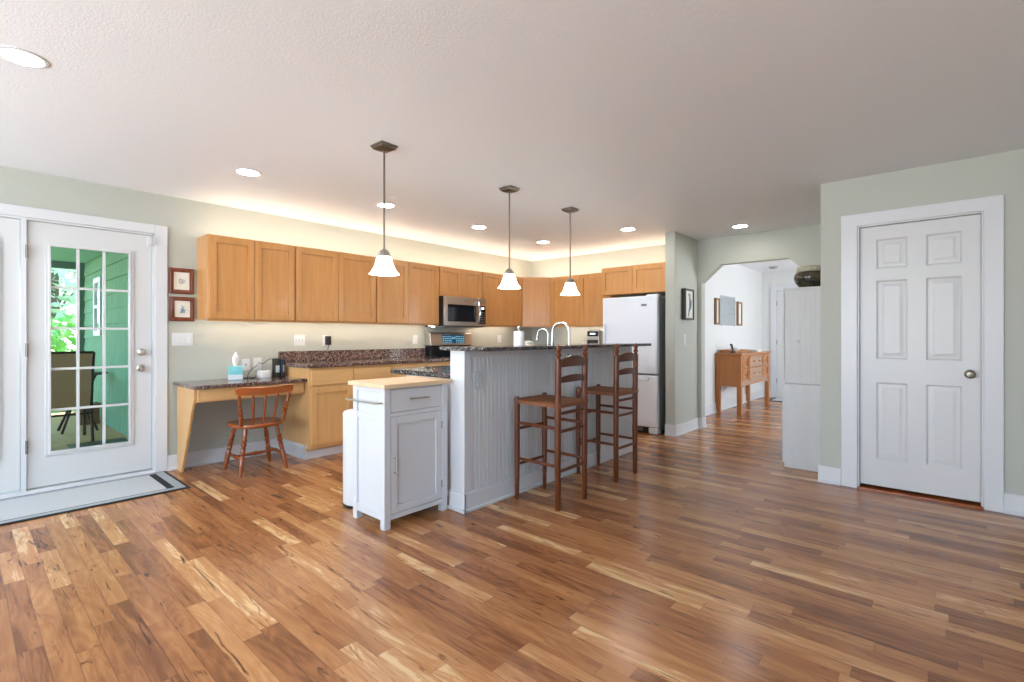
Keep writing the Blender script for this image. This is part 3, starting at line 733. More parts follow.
# items on the desk
o = thing('tissue_box', 'turquoise and white tissue box on the desk with a tissue pulled up', 'tissue box', (-5.0, 1.735, ZD))
Ft = Matrix.Translation((-5.0, 1.735, ZD)) @ Matrix.Rotation(math.radians(-20), 4, 'Z')
MB(Ft).box(-0.058, 0.058, -0.058, 0.058, 0.0005, 0.125).build('carton', M['teal'], o, bevel=0.004)
MB(Ft).box(-0.0592, 0.0592, -0.0592, 0.0592, 0.002, 0.05).build('carton_band', M['label_grey'], o, bevel=0.003)
rings = []
for k, (r, z) in enumerate([(0.030, 0.122), (0.034, 0.14), (0.046, 0.165), (0.044, 0.195), (0.032, 0.225), (0.008, 0.252)]):
    rings.append([((r * (1 + 0.25 * math.sin(3 * a + k)) * math.cos(a) * 1.1), r * (0.6 + 0.2 * math.sin(2 * a + k)) * math.sin(a), z + 0.010 * math.sin(4 * a + k)) for a in [2 * PI * j / 20 for j in range(20)]])
MB(Ft).loft(rings).build('tissue', M['tissue'], o, smooth=80)
o = thing('router', 'small white rounded wireless unit on the desk right of tissue box', 'router', (-5.02, 2.00, ZD))
MB().loft([[(-5.02 + x, 2.0 + y, ZD + z) for x, y in rrect(-0.055 * s, 0.055 * s, -0.06 * s, 0.06 * s, 0.035 * s)] for s, z in ((0.92, 0.001), (1.0, 0.012), (1.0, 0.05), (0.94, 0.066), (0.8, 0.072))]).build('case', M['white_plastic'], o, smooth=60)
MB().cyl((-5.02, 2.0, ZD + 0.071), (-5.02, 2.0, ZD + 0.074), 0.025).build('top_button', M['grey_plastic'], o)
o = thing('cordless_phone_base', 'upright black box with pale label, left of a navy one on the desk', 'device', (-5.04, 2.125, ZD))
MB().box(-5.075, -5.005, 2.100, 2.148, ZD + 0.0005, ZD + 0.185).build('case', M['olive_black'], o, bevel=0.004)
MB().box(-5.006, -5.003, 2.106, 2.142, ZD + 0.045, ZD + 0.115).build('front_label', M['label_grey'], o)
o = thing('speaker', 'upright navy device at the right end of the desk', 'device', (-5.03, 2.18, ZD))
MB().box(-5.065, -4.99, 2.157, 2.198, ZD + 0.0005, ZD + 0.175).build('case', M['navy'], o, bevel=0.005)
MB().box(-4.991, -4.988, 2.170, 2.184, ZD + 0.05, ZD + 0.12).build('front_strip', M['grey_plastic'], o)
def cord(label, pts, m='black', r=0.003, name='cord'):
    # smooth the polyline
    P = [Vector(p) for p in pts]; out = []
    for i in range(len(P) - 1):
        p0, p1, p2, p3 = P[max(i - 1, 0)], P[i], P[i + 1], P[min(i + 2, len(P) - 1)]
        for k in range(6):
            t = k / 6; out.append(0.5 * ((2 * p1) + (p2 - p0) * t + (2 * p0 - 5 * p1 + 4 * p2 - p3) * t * t + (3 * p1 - p0 - 3 * p2 + p3) * t ** 3))
    out.append(P[-1])
    return tag(MB().tube(out, r, 6).build(name, M[m]), label, 'cord')
cord('black cord looping from the wall outlets to the white rounded unit', [(XA + 0.04, 1.99, 0.915), (-5.10, 1.96, 0.90), (-5.08, 1.90, 0.86), (-5.06, 1.86, ZD + 0.004), (-5.02, 1.90, ZD + 0.004), (-5.085, 1.95, ZD + 0.02)])
cord('dark cord arching up behind the upright black box', [(XA + 0.04, 1.99, 0.93), (-5.11, 2.03, 0.92), (-5.10, 2.06, 0.95), (-5.08, 2.09, 0.965), (-5.076, 2.115, 0.95)])
cord('tangled black cord lying on the desk behind the tissue box', [(-5.11, 1.83, ZD + 0.004), (-5.07, 1.86, ZD + 0.004), (-5.10, 1.90, ZD + 0.012), (-5.06, 1.88, ZD + 0.01), (-5.03, 1.92, ZD + 0.004), (-5.10, 1.93, ZD + 0.004)])

# ---------------------------------------------------------------- wall plates
def plate(name, label, F, w, h, z, kind, n=1):
    """cover plate; F: local frame at the plate's centre, front towards -y"""
    o = thing(name, label, 'outlet' if kind in ('outlet', 'jack') else 'light switch', F @ Vector((0, 0, z)))
    MB(F).box(-w / 2, w / 2, -0.006, 0, z - h / 2, z + h / 2).build('cover_plate', M['white_plastic'], o, bevel=0.002)
    for k in range(n):
        x = (k - (n - 1) / 2) * 0.046
        if kind == 'switch':
            MB(F).box(x - 0.016, x + 0.016, -0.010, -0.004, z - 0.033, z + 0.033).build('rocker', M['white_plastic'], o, bevel=0.002)
        elif kind == 'switch3':
            xx = x * 0.72
            MB(F).box(xx - 0.006, xx + 0.006, -0.011, -0.004, z - 0.014, z + 0.014).build('toggle', M['label_grey'], o, bevel=0.002)
        elif kind == 'outlet':
            for dz in (-0.020, 0.020):
                MB(F).turned((x, -0.004, z + dz), (x, -0.0085, z + dz), [(0, 0.0165), (1, 0.016)], 16).build('socket', M['white_plastic'], o)
                mb = MB(F)
                for dx in (-0.006, 0.006): mb.box(x + dx - 0.001, x + dx + 0.001, -0.0091, -0.008, z + dz - 0.004, z + dz + 0.006)
                mb.build('slot', M['grey_plastic'], o)
        else:
            MB(F).box(x - 0.008, x + 0.008, -0.009, -0.004, z - 0.008, z + 0.008).build('jack', M['grey_plastic'], o)
    return o
def PA(y): return FA(XA + 0.0005, y)
plate('light_switch', 'white triple switch plate below the two small framed pictures', PA(1.350), 0.165, 0.115, 1.165, 'switch', 3)
plate('light_switch', 'white triple switch plate on the wall left of the black charger', PA(2.420), 0.120, 0.115, 1.150, 'switch3', 3)
plate('outlet', 'white outlet plate behind the black charger above the worktop', PA(2.715), 0.072, 0.115, 1.145, 'outlet')
plate('outlet', 'white outlet plate just left of the range', PA(3.95), 0.072, 0.115, 1.150, 'outlet')
plate('outlet', 'white outlet plate right of the range below the wall cabinets', PA(5.56), 0.085, 0.115, 1.150, 'outlet')
plate('outlet', 'white socket plate directly behind the tissue box', PA(1.885), 0.072, 0.115, 0.912, 'jack')
plate('outlet', 'white socket plate above the white rounded unit', PA(1.992), 0.080, 0.125, 0.916, 'outlet')
plate('light_switch', 'white single switch on the short wall below the heron picture', FA(-2.3995, 5.93), 0.072, 0.125, 1.150, 'switch')
o = thing('charger', 'black plug-in charger on the wall above the worktop', 'charger', (XA + 0.02, 2.73, 1.15))
MB().box(XA + 0.010, XA + 0.045, 2.705, 2.765, 1.095, 1.195).build('case', M['black'], o, bevel=0.005)
MB().tube([(XA + 0.03, 2.735, 1.096), (XA + 0.03, 2.735, 1.06), (XA + 0.026, 2.725, 1.037)], 0.003).build('cable', M['black'], o)

# small pictures left of the cabinets
def picture(label, y0, y1, z0, z1, art):
    o = thing('picture_frame', label, 'picture', (XA, (y0 + y1) / 2, (z0 + z1) / 2), group='small carved-frame prints')
    F = FA(XA + 0.001, y0); w = y1 - y0
    fw = 0.036; mb = MB(F)
    for a, b, d in ((0, fw, 0.016), (0.008, fw - 0.012, 0.024)):
        mb.box(a, b, -d, 0, z0 + a, z1 - a); mb.box(w - b, w - a, -d, 0, z0 + a, z1 - a)
        mb.box(b, w - b, -d, 0, z0 + a, z0 + b); mb.box(b, w - b, -d, 0, z1 - b, z1 - a)
    mb.build('frame', M['frame_wood'], o, bevel=0.003)
    MB(F).box(fw - 0.002, w - fw + 0.002, -0.007, -0.001, z0 + fw - 0.002, z1 - fw + 0.002).build('mount', M['paper'], o)
    mb = MB(F)
    if art == 'swirl':
        pts = [(0.5 * w + (0.020 - 0.0011 * k) * math.cos(0.55 * k + 2), -0.008, (z0 + z1) / 2 + (0.028 - 0.0014 * k) * math.sin(0.55 * k + 2)) for k in range(14)]
        mb.tube(pts, 0.0028, 5)
        mb.tube([(0.58 * w, -0.008, (z0 + z1) / 2 + 0.018), (0.63 * w, -0.008, (z0 + z1) / 2), (0.58 * w, -0.008, (z0 + z1) / 2 - 0.016)], 0.002, 5)
    else:
        cz = (z0 + z1) / 2
        for k, (ax_, az_, bx_, bz_, r) in enumerate(((0.40, -0.034, 0.62, -0.036, 0.003), (0.44, -0.030, 0.49, 0.004, 0.006), (0.50, -0.028, 0.53, 0.012, 0.005), (0.57, -0.030, 0.55, -0.004, 0.006),
                                             (0.49, 0.008, 0.47, 0.034, 0.003), (0.54, 0.012, 0.56, 0.030, 0.003), (0.44, -0.008, 0.40, 0.008, 0.002), (0.60, -0.012, 0.63, 0.004, 0.002))):
            mb.tube([(ax_ * w, -0.0075, cz + az_), ((ax_ + bx_) / 2 * w + 0.003, -0.0075, cz + (az_ + bz_) / 2), (bx_ * w, -0.0075, cz + bz_)], r, 6)
    mb.build('print', M['ink'] if art == 'swirl' else M['ink_blue'], o)
picture('upper small print with a curled grey motif in carved brown frame', 1.244, 1.438, 1.575, 1.806, 'swirl')
picture('lower small print with a blue-grey figure in carved brown frame', 1.250, 1.442, 1.328, 1.548, 'figure')

# ---------------------------------------------------------------- appliances
Ry0, Ry1 = 4.108, 4.872
rg = thing('range', 'stainless electric range with black cooktop under the microwave', 'stove', (-4.85, 4.49, 0))
MB().box(XA + 0.01, -4.56, Ry0, Ry1, 0.02, 0.905).build('body', M['black'], rg, bevel=0.004)
MB().box(XA + 0.01, -4.53, Ry0 - 0.001, Ry1 + 0.001, 0.905, 0.925).build('cooktop', M['black_glass'], rg, bevel=0.004)
mb = MB().prism([(XA + 0.01, 0.925), (-5.05, 0.925), (-5.075, 1.07), (XA + 0.01, 1.07)], 'y', Ry0, Ry1); mb.build('backguard', M['black_glass'], rg, bevel=0.003)
mb = MB().prism([(XA + 0.005, 1.068), (-5.035, 1.068), (-5.065, 1.235), (-5.085, 1.245), (XA + 0.005, 1.245)], 'y', Ry0, Ry1)
cp = mb.build('control_panel', M['steel'], rg, bevel=0.006)
slope = lambda z: -5.035 + (z - 1.068) * (-0.030 / 0.167)
y0, y1 = Ry0 + 0.20, Ry1 - 0.16
MB().add([(slope(z) + d, y, z) for d in (-0.002, 0.0025) for y in (y0, y1) for z in (1.095, 1.215)], [(0, 1, 3, 2), (4, 6, 7, 5), (0, 4, 5, 1), (2, 3, 7, 6), (0, 2, 6, 4), (1, 5, 7, 3)]).build('display', M['display'], cp)
mb = MB(); rnd = random.Random(3)
for j, z in enumerate((1.112, 1.137, 1.162, 1.187)):
    for k in range(12):
        if k in (5, 6): continue
        y = y0 + 0.02 + (y1 - y0 - 0.04) * k / 11; s = 0.008 + 0.003 * rnd.random()
        mb.add([(slope(zz) + 0.0032, yy, zz) for yy in (y - s, y + s) for zz in (z - 0.005, z + 0.005)], [(0, 1, 3, 2)])
for k in range(3):
    y = (y0 + y1) / 2 - 0.022 + 0.022 * k
    mb.add([(slope(zz) + 0.0032, yy, zz) for yy in (y - 0.006, y + 0.006) for zz in (1.155, 1.18)], [(0, 1, 3, 2)])
mb.build('buttons', M['display_mark'], cp)
for cx, cy, r in ((-4.92, 4.30, 0.075), (-4.92, 4.68, 0.095), (-4.69, 4.30, 0.105), (-4.69, 4.68, 0.08)):
    n = 32; MB().loft([[(cx + q * math.cos(2 * PI * k / n), cy + q * math.sin(2 * PI * k / n), 0.9254) for k in range(n)] for q in (r, r - 0.004)], cap=False).build('burner_ring', M['grey_plastic'], rg)
od = MB().box(-4.56, -4.530, Ry0 + 0.004, Ry1 - 0.004, 0.26, 0.86).build('oven_door', M['steel'], rg, bevel=0.004)
MB().box(-4.531, -4.526, Ry0 + 0.10, Ry1 - 0.10, 0.38, 0.70).build('door_window', M['black_glass'], od)
mb = MB().cyl((-4.485, Ry0 + 0.05, 0.80), (-4.485, Ry1 - 0.05, 0.80), 0.011)
for y in (Ry0 + 0.08, Ry1 - 0.08): mb.cyl((-4.531, y, 0.80), (-4.485, y, 0.80), 0.008)
mb.build('handle', M['steel'], od)
MB().box(-4.56, -4.532, Ry0 + 0.004, Ry1 - 0.004, 0.06, 0.25).build('bottom_drawer', M['steel'], rg, bevel=0.004)

mw = thing('microwave', 'stainless over-the-range microwave hung beneath the short cabinet', 'microwave', (-4.97, 4.49, 1.32))
xm = -4.80; mz0, mz1 = 1.320, 1.712; my0, my1 = 4.112, 4.870
MB().box(XA + 0.003, xm, my0, my1, mz0, mz1).build('case', M['black'], mw, bevel=0.003)
md = MB().box(xm, xm + 0.025, my0, my0 + 0.622, mz0 + 0.010, mz1 - 0.002).build('door', M['steel'], mw, bevel=0.004)
MB().box(xm + 0.022, xm + 0.0275, my0 + 0.055, my0 + 0.560, mz0 + 0.062, mz1 - 0.105).build('window', M['black_glass'], md, bevel=0.002)
pts = [(xm + 0.026, my0 + 0.590, mz0 + 0.05)] + [(xm + 0.035 + 0.045 * math.sin(PI * k / 10), my0 + 0.590, mz0 + 0.05 + 0.29 * k / 10) for k in range(11)] + [(xm + 0.026, my0 + 0.590, mz0 + 0.34)]
MB().tube(pts, 0.0145, 12).build('handle', M['chrome'], md)
cpn = MB().box(xm, xm + 0.024, my0 + 0.625, my1, mz0 + 0.010, mz1 - 0.002).build('control_panel', M['steel'], mw, bevel=0.004)
MB().box(xm + 0.022, xm + 0.0265, my0 + 0.632, my1 - 0.012, mz0 + 0.040, mz1 - 0.105).build('keypad', M['black_glass'], cpn, bevel=0.002)
MB().box(xm + 0.026, xm + 0.028, my0 + 0.66, my1 - 0.045, mz1 - 0.150, mz1 - 0.128).build('clock', M['clock'], cpn)
mb = MB()
for j in range(5):
    for k in range(3): mb.box(xm + 0.026, xm + 0.0272, my0 + 0.650 + k * 0.030, my0 + 0.668 + k * 0.030, mz0 + 0.06 + j * 0.032, mz0 + 0.072 + j * 0.032)
mb.build('keys', M['grey_plastic'], cpn)
MB().box(xm + 0.0245, xm + 0.0262, my0 + 0.33, my0 + 0.43, mz1 - 0.058, mz1 - 0.046).build('badge', M['grey_plastic'], md)
MB().box(XA + 0.05, xm - 0.02, my0 + 0.02, my1 - 0.02, mz0 - 0.006, mz0 + 0.002).build('vent_grille', M['grey_plastic'], mw)
o = thing('puck_light', 'tiny lit lamp under the cabinet at the left of the microwave', 'light', (-4.97, 4.06, 1.32), group='under-cabinet lamps')
MB().box(-4.99, -4.90, 4.02, 4.095, 1.316, 1.3345).build('housing', M['white_plastic'], o, bevel=0.003)
MB().cyl((-4.93, 4.055, 1.3165), (-4.93, 4.055, 1.312), 0.018).build('lens', M['disc'], o)

# refrigerator
fr = thing('refrigerator', 'white bottom-freezer refrigerator next to the short wall end', 'refrigerator', (-2.96, 5.95, 0))
fx0, fx1 = -3.335, -2.585
MB().box(fx0 + 0.004, fx1 - 0.004, 5.63, 6.33, 0.03, 1.675).build('cabinet_body', M['fridge_side'], fr, bevel=0.006)
ud = MB().box(fx0, fx1, 5.56, 5.628, 0.735, 1.685).build('upper_door', M['fridge'], fr, bevel=0.014, seg=3)
ld = MB().box(fx0, fx1, 5.56, 5.628, 0.085, 0.715).build('freezer_drawer', M['fridge'], fr, bevel=0.014, seg=3)
mb = MB().box(fx0 + 0.06, fx1 - 0.10, 5.520, 5.545, 0.655, 0.685); mb.box(fx0 + 0.06, fx0 + 0.09, 5.54, 5.565, 0.655, 0.685); mb.box(fx1 - 0.13, fx1 - 0.10, 5.54, 5.565, 0.655, 0.685)
mb.build('handle', M['fridge'], ld, bevel=0.006)
mb = MB().box(fx0 + 0.035, fx0 + 0.065, 5.515, 5.540, 0.80, 1.35); mb.box(fx0 + 0.035, fx0 + 0.065, 5.53, 5.565, 0.80, 0.84); mb.box(fx0 + 0.035, fx0 + 0.065, 5.53, 5.565, 1.31, 1.35)
mb.build('handle', M['fridge'], ud, bevel=0.006)
bd_ = MB().box(fx1 - 0.205, fx1 - 0.130, 5.5565, 5.561, 1.560, 1.588).build('badge', M['grey_plastic'], ud, bevel=0.002)
mb = MB(); bx = fx1 - 0.198      # blurred lettering of the badge as small strokes
for k in range(5):
    mb.box(bx + k * 0.0125, bx + k * 0.0125 + 0.003, 5.555, 5.557, 1.566, 1.582); mb.box(bx + k * 0.0125, bx + k * 0.0125 + 0.009, 5.555, 5.557, 1.579 - 0.006 * (k % 2), 1.582 - 0.006 * (k % 2))
mb.build('lettering', M['black'], bd_)
MB().box(fx1 - 0.16, fx1 - 0.01, 5.60, 5.70, 1.676, 1.705).build('hinge_cover', M['fridge'], fr, bevel=0.006)
gk = MB().box(fx0 + 0.01, fx1 - 0.115, 5.600, 5.628, 0.018, 0.078).build('kick_grille', M['black'], fr, bevel=0.003)
mb = MB()
for k in range(4): mb.box(fx0 + 0.25, fx1 - 0.20, 5.596, 5.601, 0.028 + k * 0.012, 0.033 + k * 0.012)
mb.build('louvers', M['grey_plastic'], gk)
MB().box(fx1 - 0.115, fx1 - 0.004, 5.575, 5.70, 0.008, 0.080).build('foot_cover', M['fridge'], fr, bevel=0.006)
MB().box(fx0 + 0.03, fx1 - 0.03, 5.70, 6.30, 0.0, 0.03).build('base', M['black'], fr)

# ---------------------------------------------------------------- island
IX, IY0, IY1 = -2.44, 2.275, 4.655
isl = thing('kitchen_island', 'white beadboard kitchen island with raised bar, behind the bar stools', 'kitchen island', (-2.51, 3.46, 0))
MB().box(-2.575, IX - 0.006, IY0 + 0.006, IY1 - 0.006, 0, 1.094).build('core_wall', M['cart'], isl)
mb = MB(); y = IY0 + 0.065; pitch = 0.0405
while y < IY1 - 0.06:
    b = min(y + pitch - 0.0065, IY1 - 0.06)
    mb.box(IX - 0.007, IX - 0.0008, y, b, 0.12, 1.05); y += pitch
mb.build('beadboard', M['cart'], isl, bevel=0.0025)
mb = MB().box(IX - 0.006, IX + 0.004, IY0, IY0 + 0.062, 0.10, 1.094); mb.box(IX - 0.006, IX + 0.004, IY1 - 0.058, IY1, 0.10, 1.094)
mb.box(IX - 0.006, IX + 0.003, IY0 + 0.062, IY1 - 0.058, 1.045, 1.094)
mb.box(-2.58, IX + 0.004, IY0 - 0.001, IY0 + 0.006, 0.10, 1.094); mb.box(-2.58, IX + 0.004, IY1 - 0.006, IY1 + 0.001, 0.10, 1.094)
mb.build('corner_boards', M['cart'], isl, bevel=0.002)
mb = MB().box(IX - 0.004, IX + 0.016, IY0 - 0.012, IY1 + 0.012, 0, 0.125); mb.box(-2.585, IX + 0.016, IY0 - 0.014, IY0 + 0.004, 0, 0.125); mb.box(-2.585, IX + 0.016, IY1 - 0.004, IY1 + 0.014, 0, 0.125)
mb.box(IX, IX + 0.030, IY0 - 0.026, IY1 + 0.026, 0, 0.020); mb.box(-2.585, IX + 0.030, IY0 - 0.028, IY0, 0, 0.020)
mb.build('baseboard', M['trim'], isl, bevel=0.003)
mb = MB().box(-3.28, -2.577, 2.42, IY1 - 0.02, 0.10, 0.884); mb.box(-3.21, -2.577, 2.44, IY1 - 0.02, 0.0, 0.10); mb.build('cabinet', M['cart'], isl, bevel=0.003)
Fo = FA(IX + 0.0045, 2.398)
op = MB(Fo).box(-0.040, 0.040, -0.006, 0, 0.825, 0.945).build('outlet_plate', M['label_grey'], isl, bevel=0.002)
for dz in (-0.022, 0.022): MB(Fo).turned((0, -0.004, 0.885 + dz), (0, -0.009, 0.885 + dz), [(0, 0.017), (1, 0.016)], 16).build('socket', M['label_grey'], op)
o = thing('bar_countertop', 'raised dark granite bar top along the island', 'countertop', (-2.45, 3.46, 1.095))
MB().box(-2.665, -2.225, 2.245, 4.66, 1.095, 1.121).build('slab', M['bar_granite'], o, bevel=0.004)
o = thing('island_countertop', 'lower speckled granite worktop of the island behind the wooden cart top', 'countertop', (-3.0, 3.5, 0.885))
MB().box(-3.42, -2.586, 2.36, 4.655, 0.8855, 0.925).build('slab', M['bar_granite'], o, bevel=0.006)
ZI = 0.9255
def faucet(name, label, x, y, h, reach, r, side):
    o = thing(name, label, 'faucet', (x, y, ZI))
    MB().turned((x, y, ZI), (x, y, ZI + 0.06), [(0, r * 2.4), (0.12, r * 2.4), (0.3, r * 1.7), (1, r * 1.4)], 20).build('base', M['chrome'], o)
    pts = [(x, y, ZI + 0.05)] + [(x, y, ZI + 0.05 + (h - 0.05 - reach / 2) * k / 4) for k in range(1, 5)]
    for k in range(1, 13):
        a = PI * k / 12; pts.append((x - reach / 2 + reach / 2 * math.cos(a), y - 0.25 * reach * (1 - math.cos(a)) / 2, ZI + h - reach / 2 + reach / 2 * math.sin(a)))
    e = pts[-1]; pts += [(e[0] - 0.002, e[1], e[2] - side * 0.3), (e[0] - 0.004, e[1], e[2] - side * 0.6)]
    MB().tube(pts, r, 14).build('spout', M['chrome'], o)
    e = pts[-1]; MB().cyl((e[0], e[1], e[2] + 0.01), (e[0] - 0.004, e[1], e[2] - side * 0.5), r * 1.25, r * 1.35).build('spray_head', M['chrome'], o)
    mb = MB().cyl((x, y, ZI + 0.045), (x, y + 0.06, ZI + 0.06), r * 0.7, r * 0.5); mb.build('lever', M['chrome'] if side > 0.1 else M['black'], o)
    return o
faucet('kitchen_faucet', 'tall chrome gooseneck faucet rising behind the bar', -2.72, 3.916, 0.398, 0.165, 0.0135, 0.19)
faucet('filter_faucet', 'small chrome filtered-water faucet left of the gooseneck', -2.72, 3.581, 0.335, 0.10, 0.008, 0.05)
o = thing('paper_towel_holder', 'white paper towel roll on a holder behind the bar', 'paper towel', (-2.75, 3.208, ZI))
MB().cyl((-2.75, 3.208, ZI), (-2.75, 3.208, ZI + 0.014), 0.075, seg=28).build('base', M['steel'], o, bevel=0.003)
mb = MB().cyl((-2.75, 3.208, ZI + 0.01), (-2.75, 3.208, ZI + 0.335), 0.006); mb.ball((-2.75, 3.208, ZI + 0.343), 0.014); mb.build('post', M['steel'], o)
n = 32; MB().loft([[(-2.75 + r * math.cos(2 * PI * k / n), 3.208 + r * math.sin(2 * PI * k / n), z) for k in range(n)] for r, z in ((0.018, ZI + 0.016), (0.044, ZI + 0.016), (0.046, ZI + 0.02), (0.046, ZI + 0.305), (0.044, ZI + 0.31), (0.018, ZI + 0.31))], cap=False).build('roll', M['towel'], o)
o = thing('soap_dish', 'low pale dish on the island between paper towels and small faucet', 'dish', (-2.80, 3.40, ZI))
MB().turned((-2.80, 3.40, ZI), (-2.80, 3.40, ZI + 0.20), [(0, 0.045), (0.05, 0.045), (0.10, 0.014), (0.7, 0.014), (0.8, 0.05), (0.95, 0.058), (1, 0.05)], 24).build('stand', M['white_plastic'], o)
MB().ball((-2.80, 3.40, ZI + 0.212), 0.04, sz=0.4).build('soap', M['paper'], o)
cm = thing('coffee_maker', 'black and steel coffee maker beside the refrigerator', 'coffee maker', (-3.76, 6.12, ZC1))
cx0, cx1 = -3.87, -3.665
MB().box(cx0, cx1, 6.02, 6.30, ZC1 + 0.0005, 1.285).build('housing', M['steel'], cm, bevel=0.008)
MB().box(cx0 + 0.012, cx1 - 0.012, 6.012, 6.022, 1.19, 1.262).build('upper_panel', M['black_glass'], cm, bevel=0.003)
MB().box(cx0 + 0.012, cx1 - 0.012, 6.012, 6.022, 1.02, 1.140).build('lower_bay', M['black'], cm, bevel=0.003)
mb = MB().box(cx0 + 0.06, cx1 - 0.06, 6.008, 6.013, 1.220, 1.236); mb.build('display', M['clock'], cm)
mb = MB().turned((-3.765, 6.0, 1.07), (-3.765, 6.014, 1.07), [(0, 0.014), (1, 0.016)]); mb.build('dial', M['steel'], cm)
o = thing('cup', 'white cup on the far counter left of the coffee maker', 'cup', (-3.95, 6.10, ZC1))
mb = MB().turned((-3.95, 6.10, ZC1 + 0.0005), (-3.95, 6.10, 1.095), [(0, 0.03), (0.04, 0.035), (0.5, 0.042), (1, 0.048), (1, 0.043), (0.5, 0.037), (0.1, 0.03)], 24); mb.build('bowl', M['white_plastic'], o)
MB().tube([(-3.905, 6.10, 1.075), (-3.88, 6.10, 1.07), (-3.873, 6.10, 1.03), (-3.885, 6.10, 1.0), (-3.91, 6.10, 0.99)], 0.006).build('handle', M['white_plastic'], o)

# ---------------------------------------------------------------- white kitchen cart
cx0, cx1, cy0, cy1 = -2.925, -2.565, 1.728, 2.236
ct = thing('kitchen_cart', 'white kitchen cart with pale wooden top, drawer and door', 'cart', ((cx0 + cx1) / 2, (cy0 + cy1) / 2, 0))
L = 0.046; zt0 = 0.872
for x in (cx0, cx1 - L):
    for y in (cy0, cy1 - L):
        MB().box(x, x + L, y, y + L, 0, zt0).build('leg', M['cart'], ct, bevel=0.003)
mb = MB().box(cx0 + L, cx1 - L, cy0 + 0.014, cy0 + 0.028, 0.07, zt0); mb.box(cx0 + L, cx1 - L, cy1 - 0.028, cy1 - 0.014, 0.07, zt0)
mb.box(cx0 + 0.006, cx0 + 0.02, cy0 + L, cy1 - L, 0.07, zt0); mb.box(cx0 + 0.02, cx1 - 0.02, cy0 + 0.028, cy1 - 0.028, 0.07, 0.09)
mb.build('side_panels', M['cart'], ct)
for y0, y1 in ((cy0 + 0.004, cy0 + 0.0145), (cy1 - 0.0145, cy1 - 0.004)):
    for z0, z1 in ((0.055, 0.105), (0.845, zt0), (0.665, 0.705)): MB().box(cx0 + L, cx1 - L, y0, y1, z0, z1).build('side_rail', M['cart'], ct, bevel=0.002)
mb = MB().box(cx1 - 0.020, cx1 - 0.004, cy0 + L, cy1 - L, 0.055, 0.085); mb.box(cx1 - 0.020, cx1 - 0.004, cy0 + L, cy1 - L, 0.692, 0.716); mb.box(cx1 - 0.02, cx1 - 0.004, cy0 + L, cy1 - L, 0.862, zt0)
mb.box(cx1 - 0.05, cx1 - 0.022, cy0 + L, cy1 - L, 0.09, zt0)
mb.build('front_rails', M['cart'], ct)
G = FA(cx1 - 0.022, cy0 + L); w = cy1 - cy0 - 2 * L
dr = MB(G).box(0.003, w - 0.003, -0.018, 0.0, 0.719, 0.859).build('drawer', M['cart'], ct, bevel=0.002)
def bar_handle(parent, G, a, b, m='nickel'):
    a, b = Vector(a), Vector(b); d = (b - a).normalized(); o_ = Vector((0, -0.030, 0)); mb = MB(G)
    mb.cyl(a + o_ - d * 0.018, b + o_ + d * 0.018, 0.0055, seg=12); mb.cyl(a, a + o_, 0.0045, seg=10); mb.cyl(b, b + o_, 0.0045, seg=10)
    return mb.build('handle', M[m], parent)
bar_handle(dr, G, (w / 2 - 0.055, -0.018, 0.795), (w / 2 + 0.055, -0.018, 0.795))
mb = MB(G); shaker(mb, 0.003, w - 0.003, 0.088, 0.690, stile=0.048, th=0.018)
cd = mb.build('door', M['cart'], ct, bevel=0.002)
bar_handle(cd, G, (0.026, -0.018, 0.345), (0.026, -0.018, 0.435))
for z in (0.59, 0.19): MB(G).box(w - 0.006, w + 0.004, -0.021, -0.006, z - 0.025, z + 0.025).build('hinge', M['dark_nickel'], ct)
MB().box(cx0 - 0.03, cx1 + 0.03, cy0 - 0.02, cy1 + 0.006, zt0 + 0.0005, 0.899).build('wooden_top', M['butcher'], ct, bevel=0.003)
zb = 0.782
pts = [(cx1 - 0.022, cy0, zb)] + [(cx1 - 0.022 - 0.012 * (1 - math.cos(PI / 2 * k / 3)), cy0 - 0.045 * math.sin(PI / 2 * k / 3), zb) for k in range(1, 4)]
pts += [(cx0 + 0.01, cy0 - 0.045, zb), (cx0 - 0.012, cy0 - 0.042, zb), (cx0 - 0.02, cy0 - 0.03, zb)]
pts2 = [(cx0 + 0.022, cy0, zb), (cx0 + 0.022, cy0 - 0.044, zb)]
MB().tube(pts, 0.0055, 10).tube(pts2, 0.005, 10).build('towel_rail', M['steel'], ct)

# trash can
tcx, tcy = -3.118, 1.935
tr = thing('trash_can', 'white rounded trash can with lid behind the kitchen cart', 'trash can', (tcx, tcy, 0))
def ringc(r, z, n=36): return [(tcx + r * math.cos(2 * PI * k / n), tcy + r * math.sin(2 * PI * k / n), z) for k in range(n)]
MB().loft([ringc(0.146, 0.0), ringc(0.149, 0.006), ringc(0.149, 0.022)]).build('base_ring', M['black'], tr)
MB().loft([ringc(0.147, 0.022), ringc(0.1475, 0.30), ringc(0.1475, 0.622)]).build('body', M['white_plastic'], tr)
MB().loft([ringc(0.145, 0.622), ringc(0.145, 0.627), ringc(0.149, 0.629), ringc(0.149, 0.648), ringc(0.142, 0.660), ringc(0.10, 0.668), ringc(0.03, 0.671)]).build('lid', M['white_plastic'], tr)

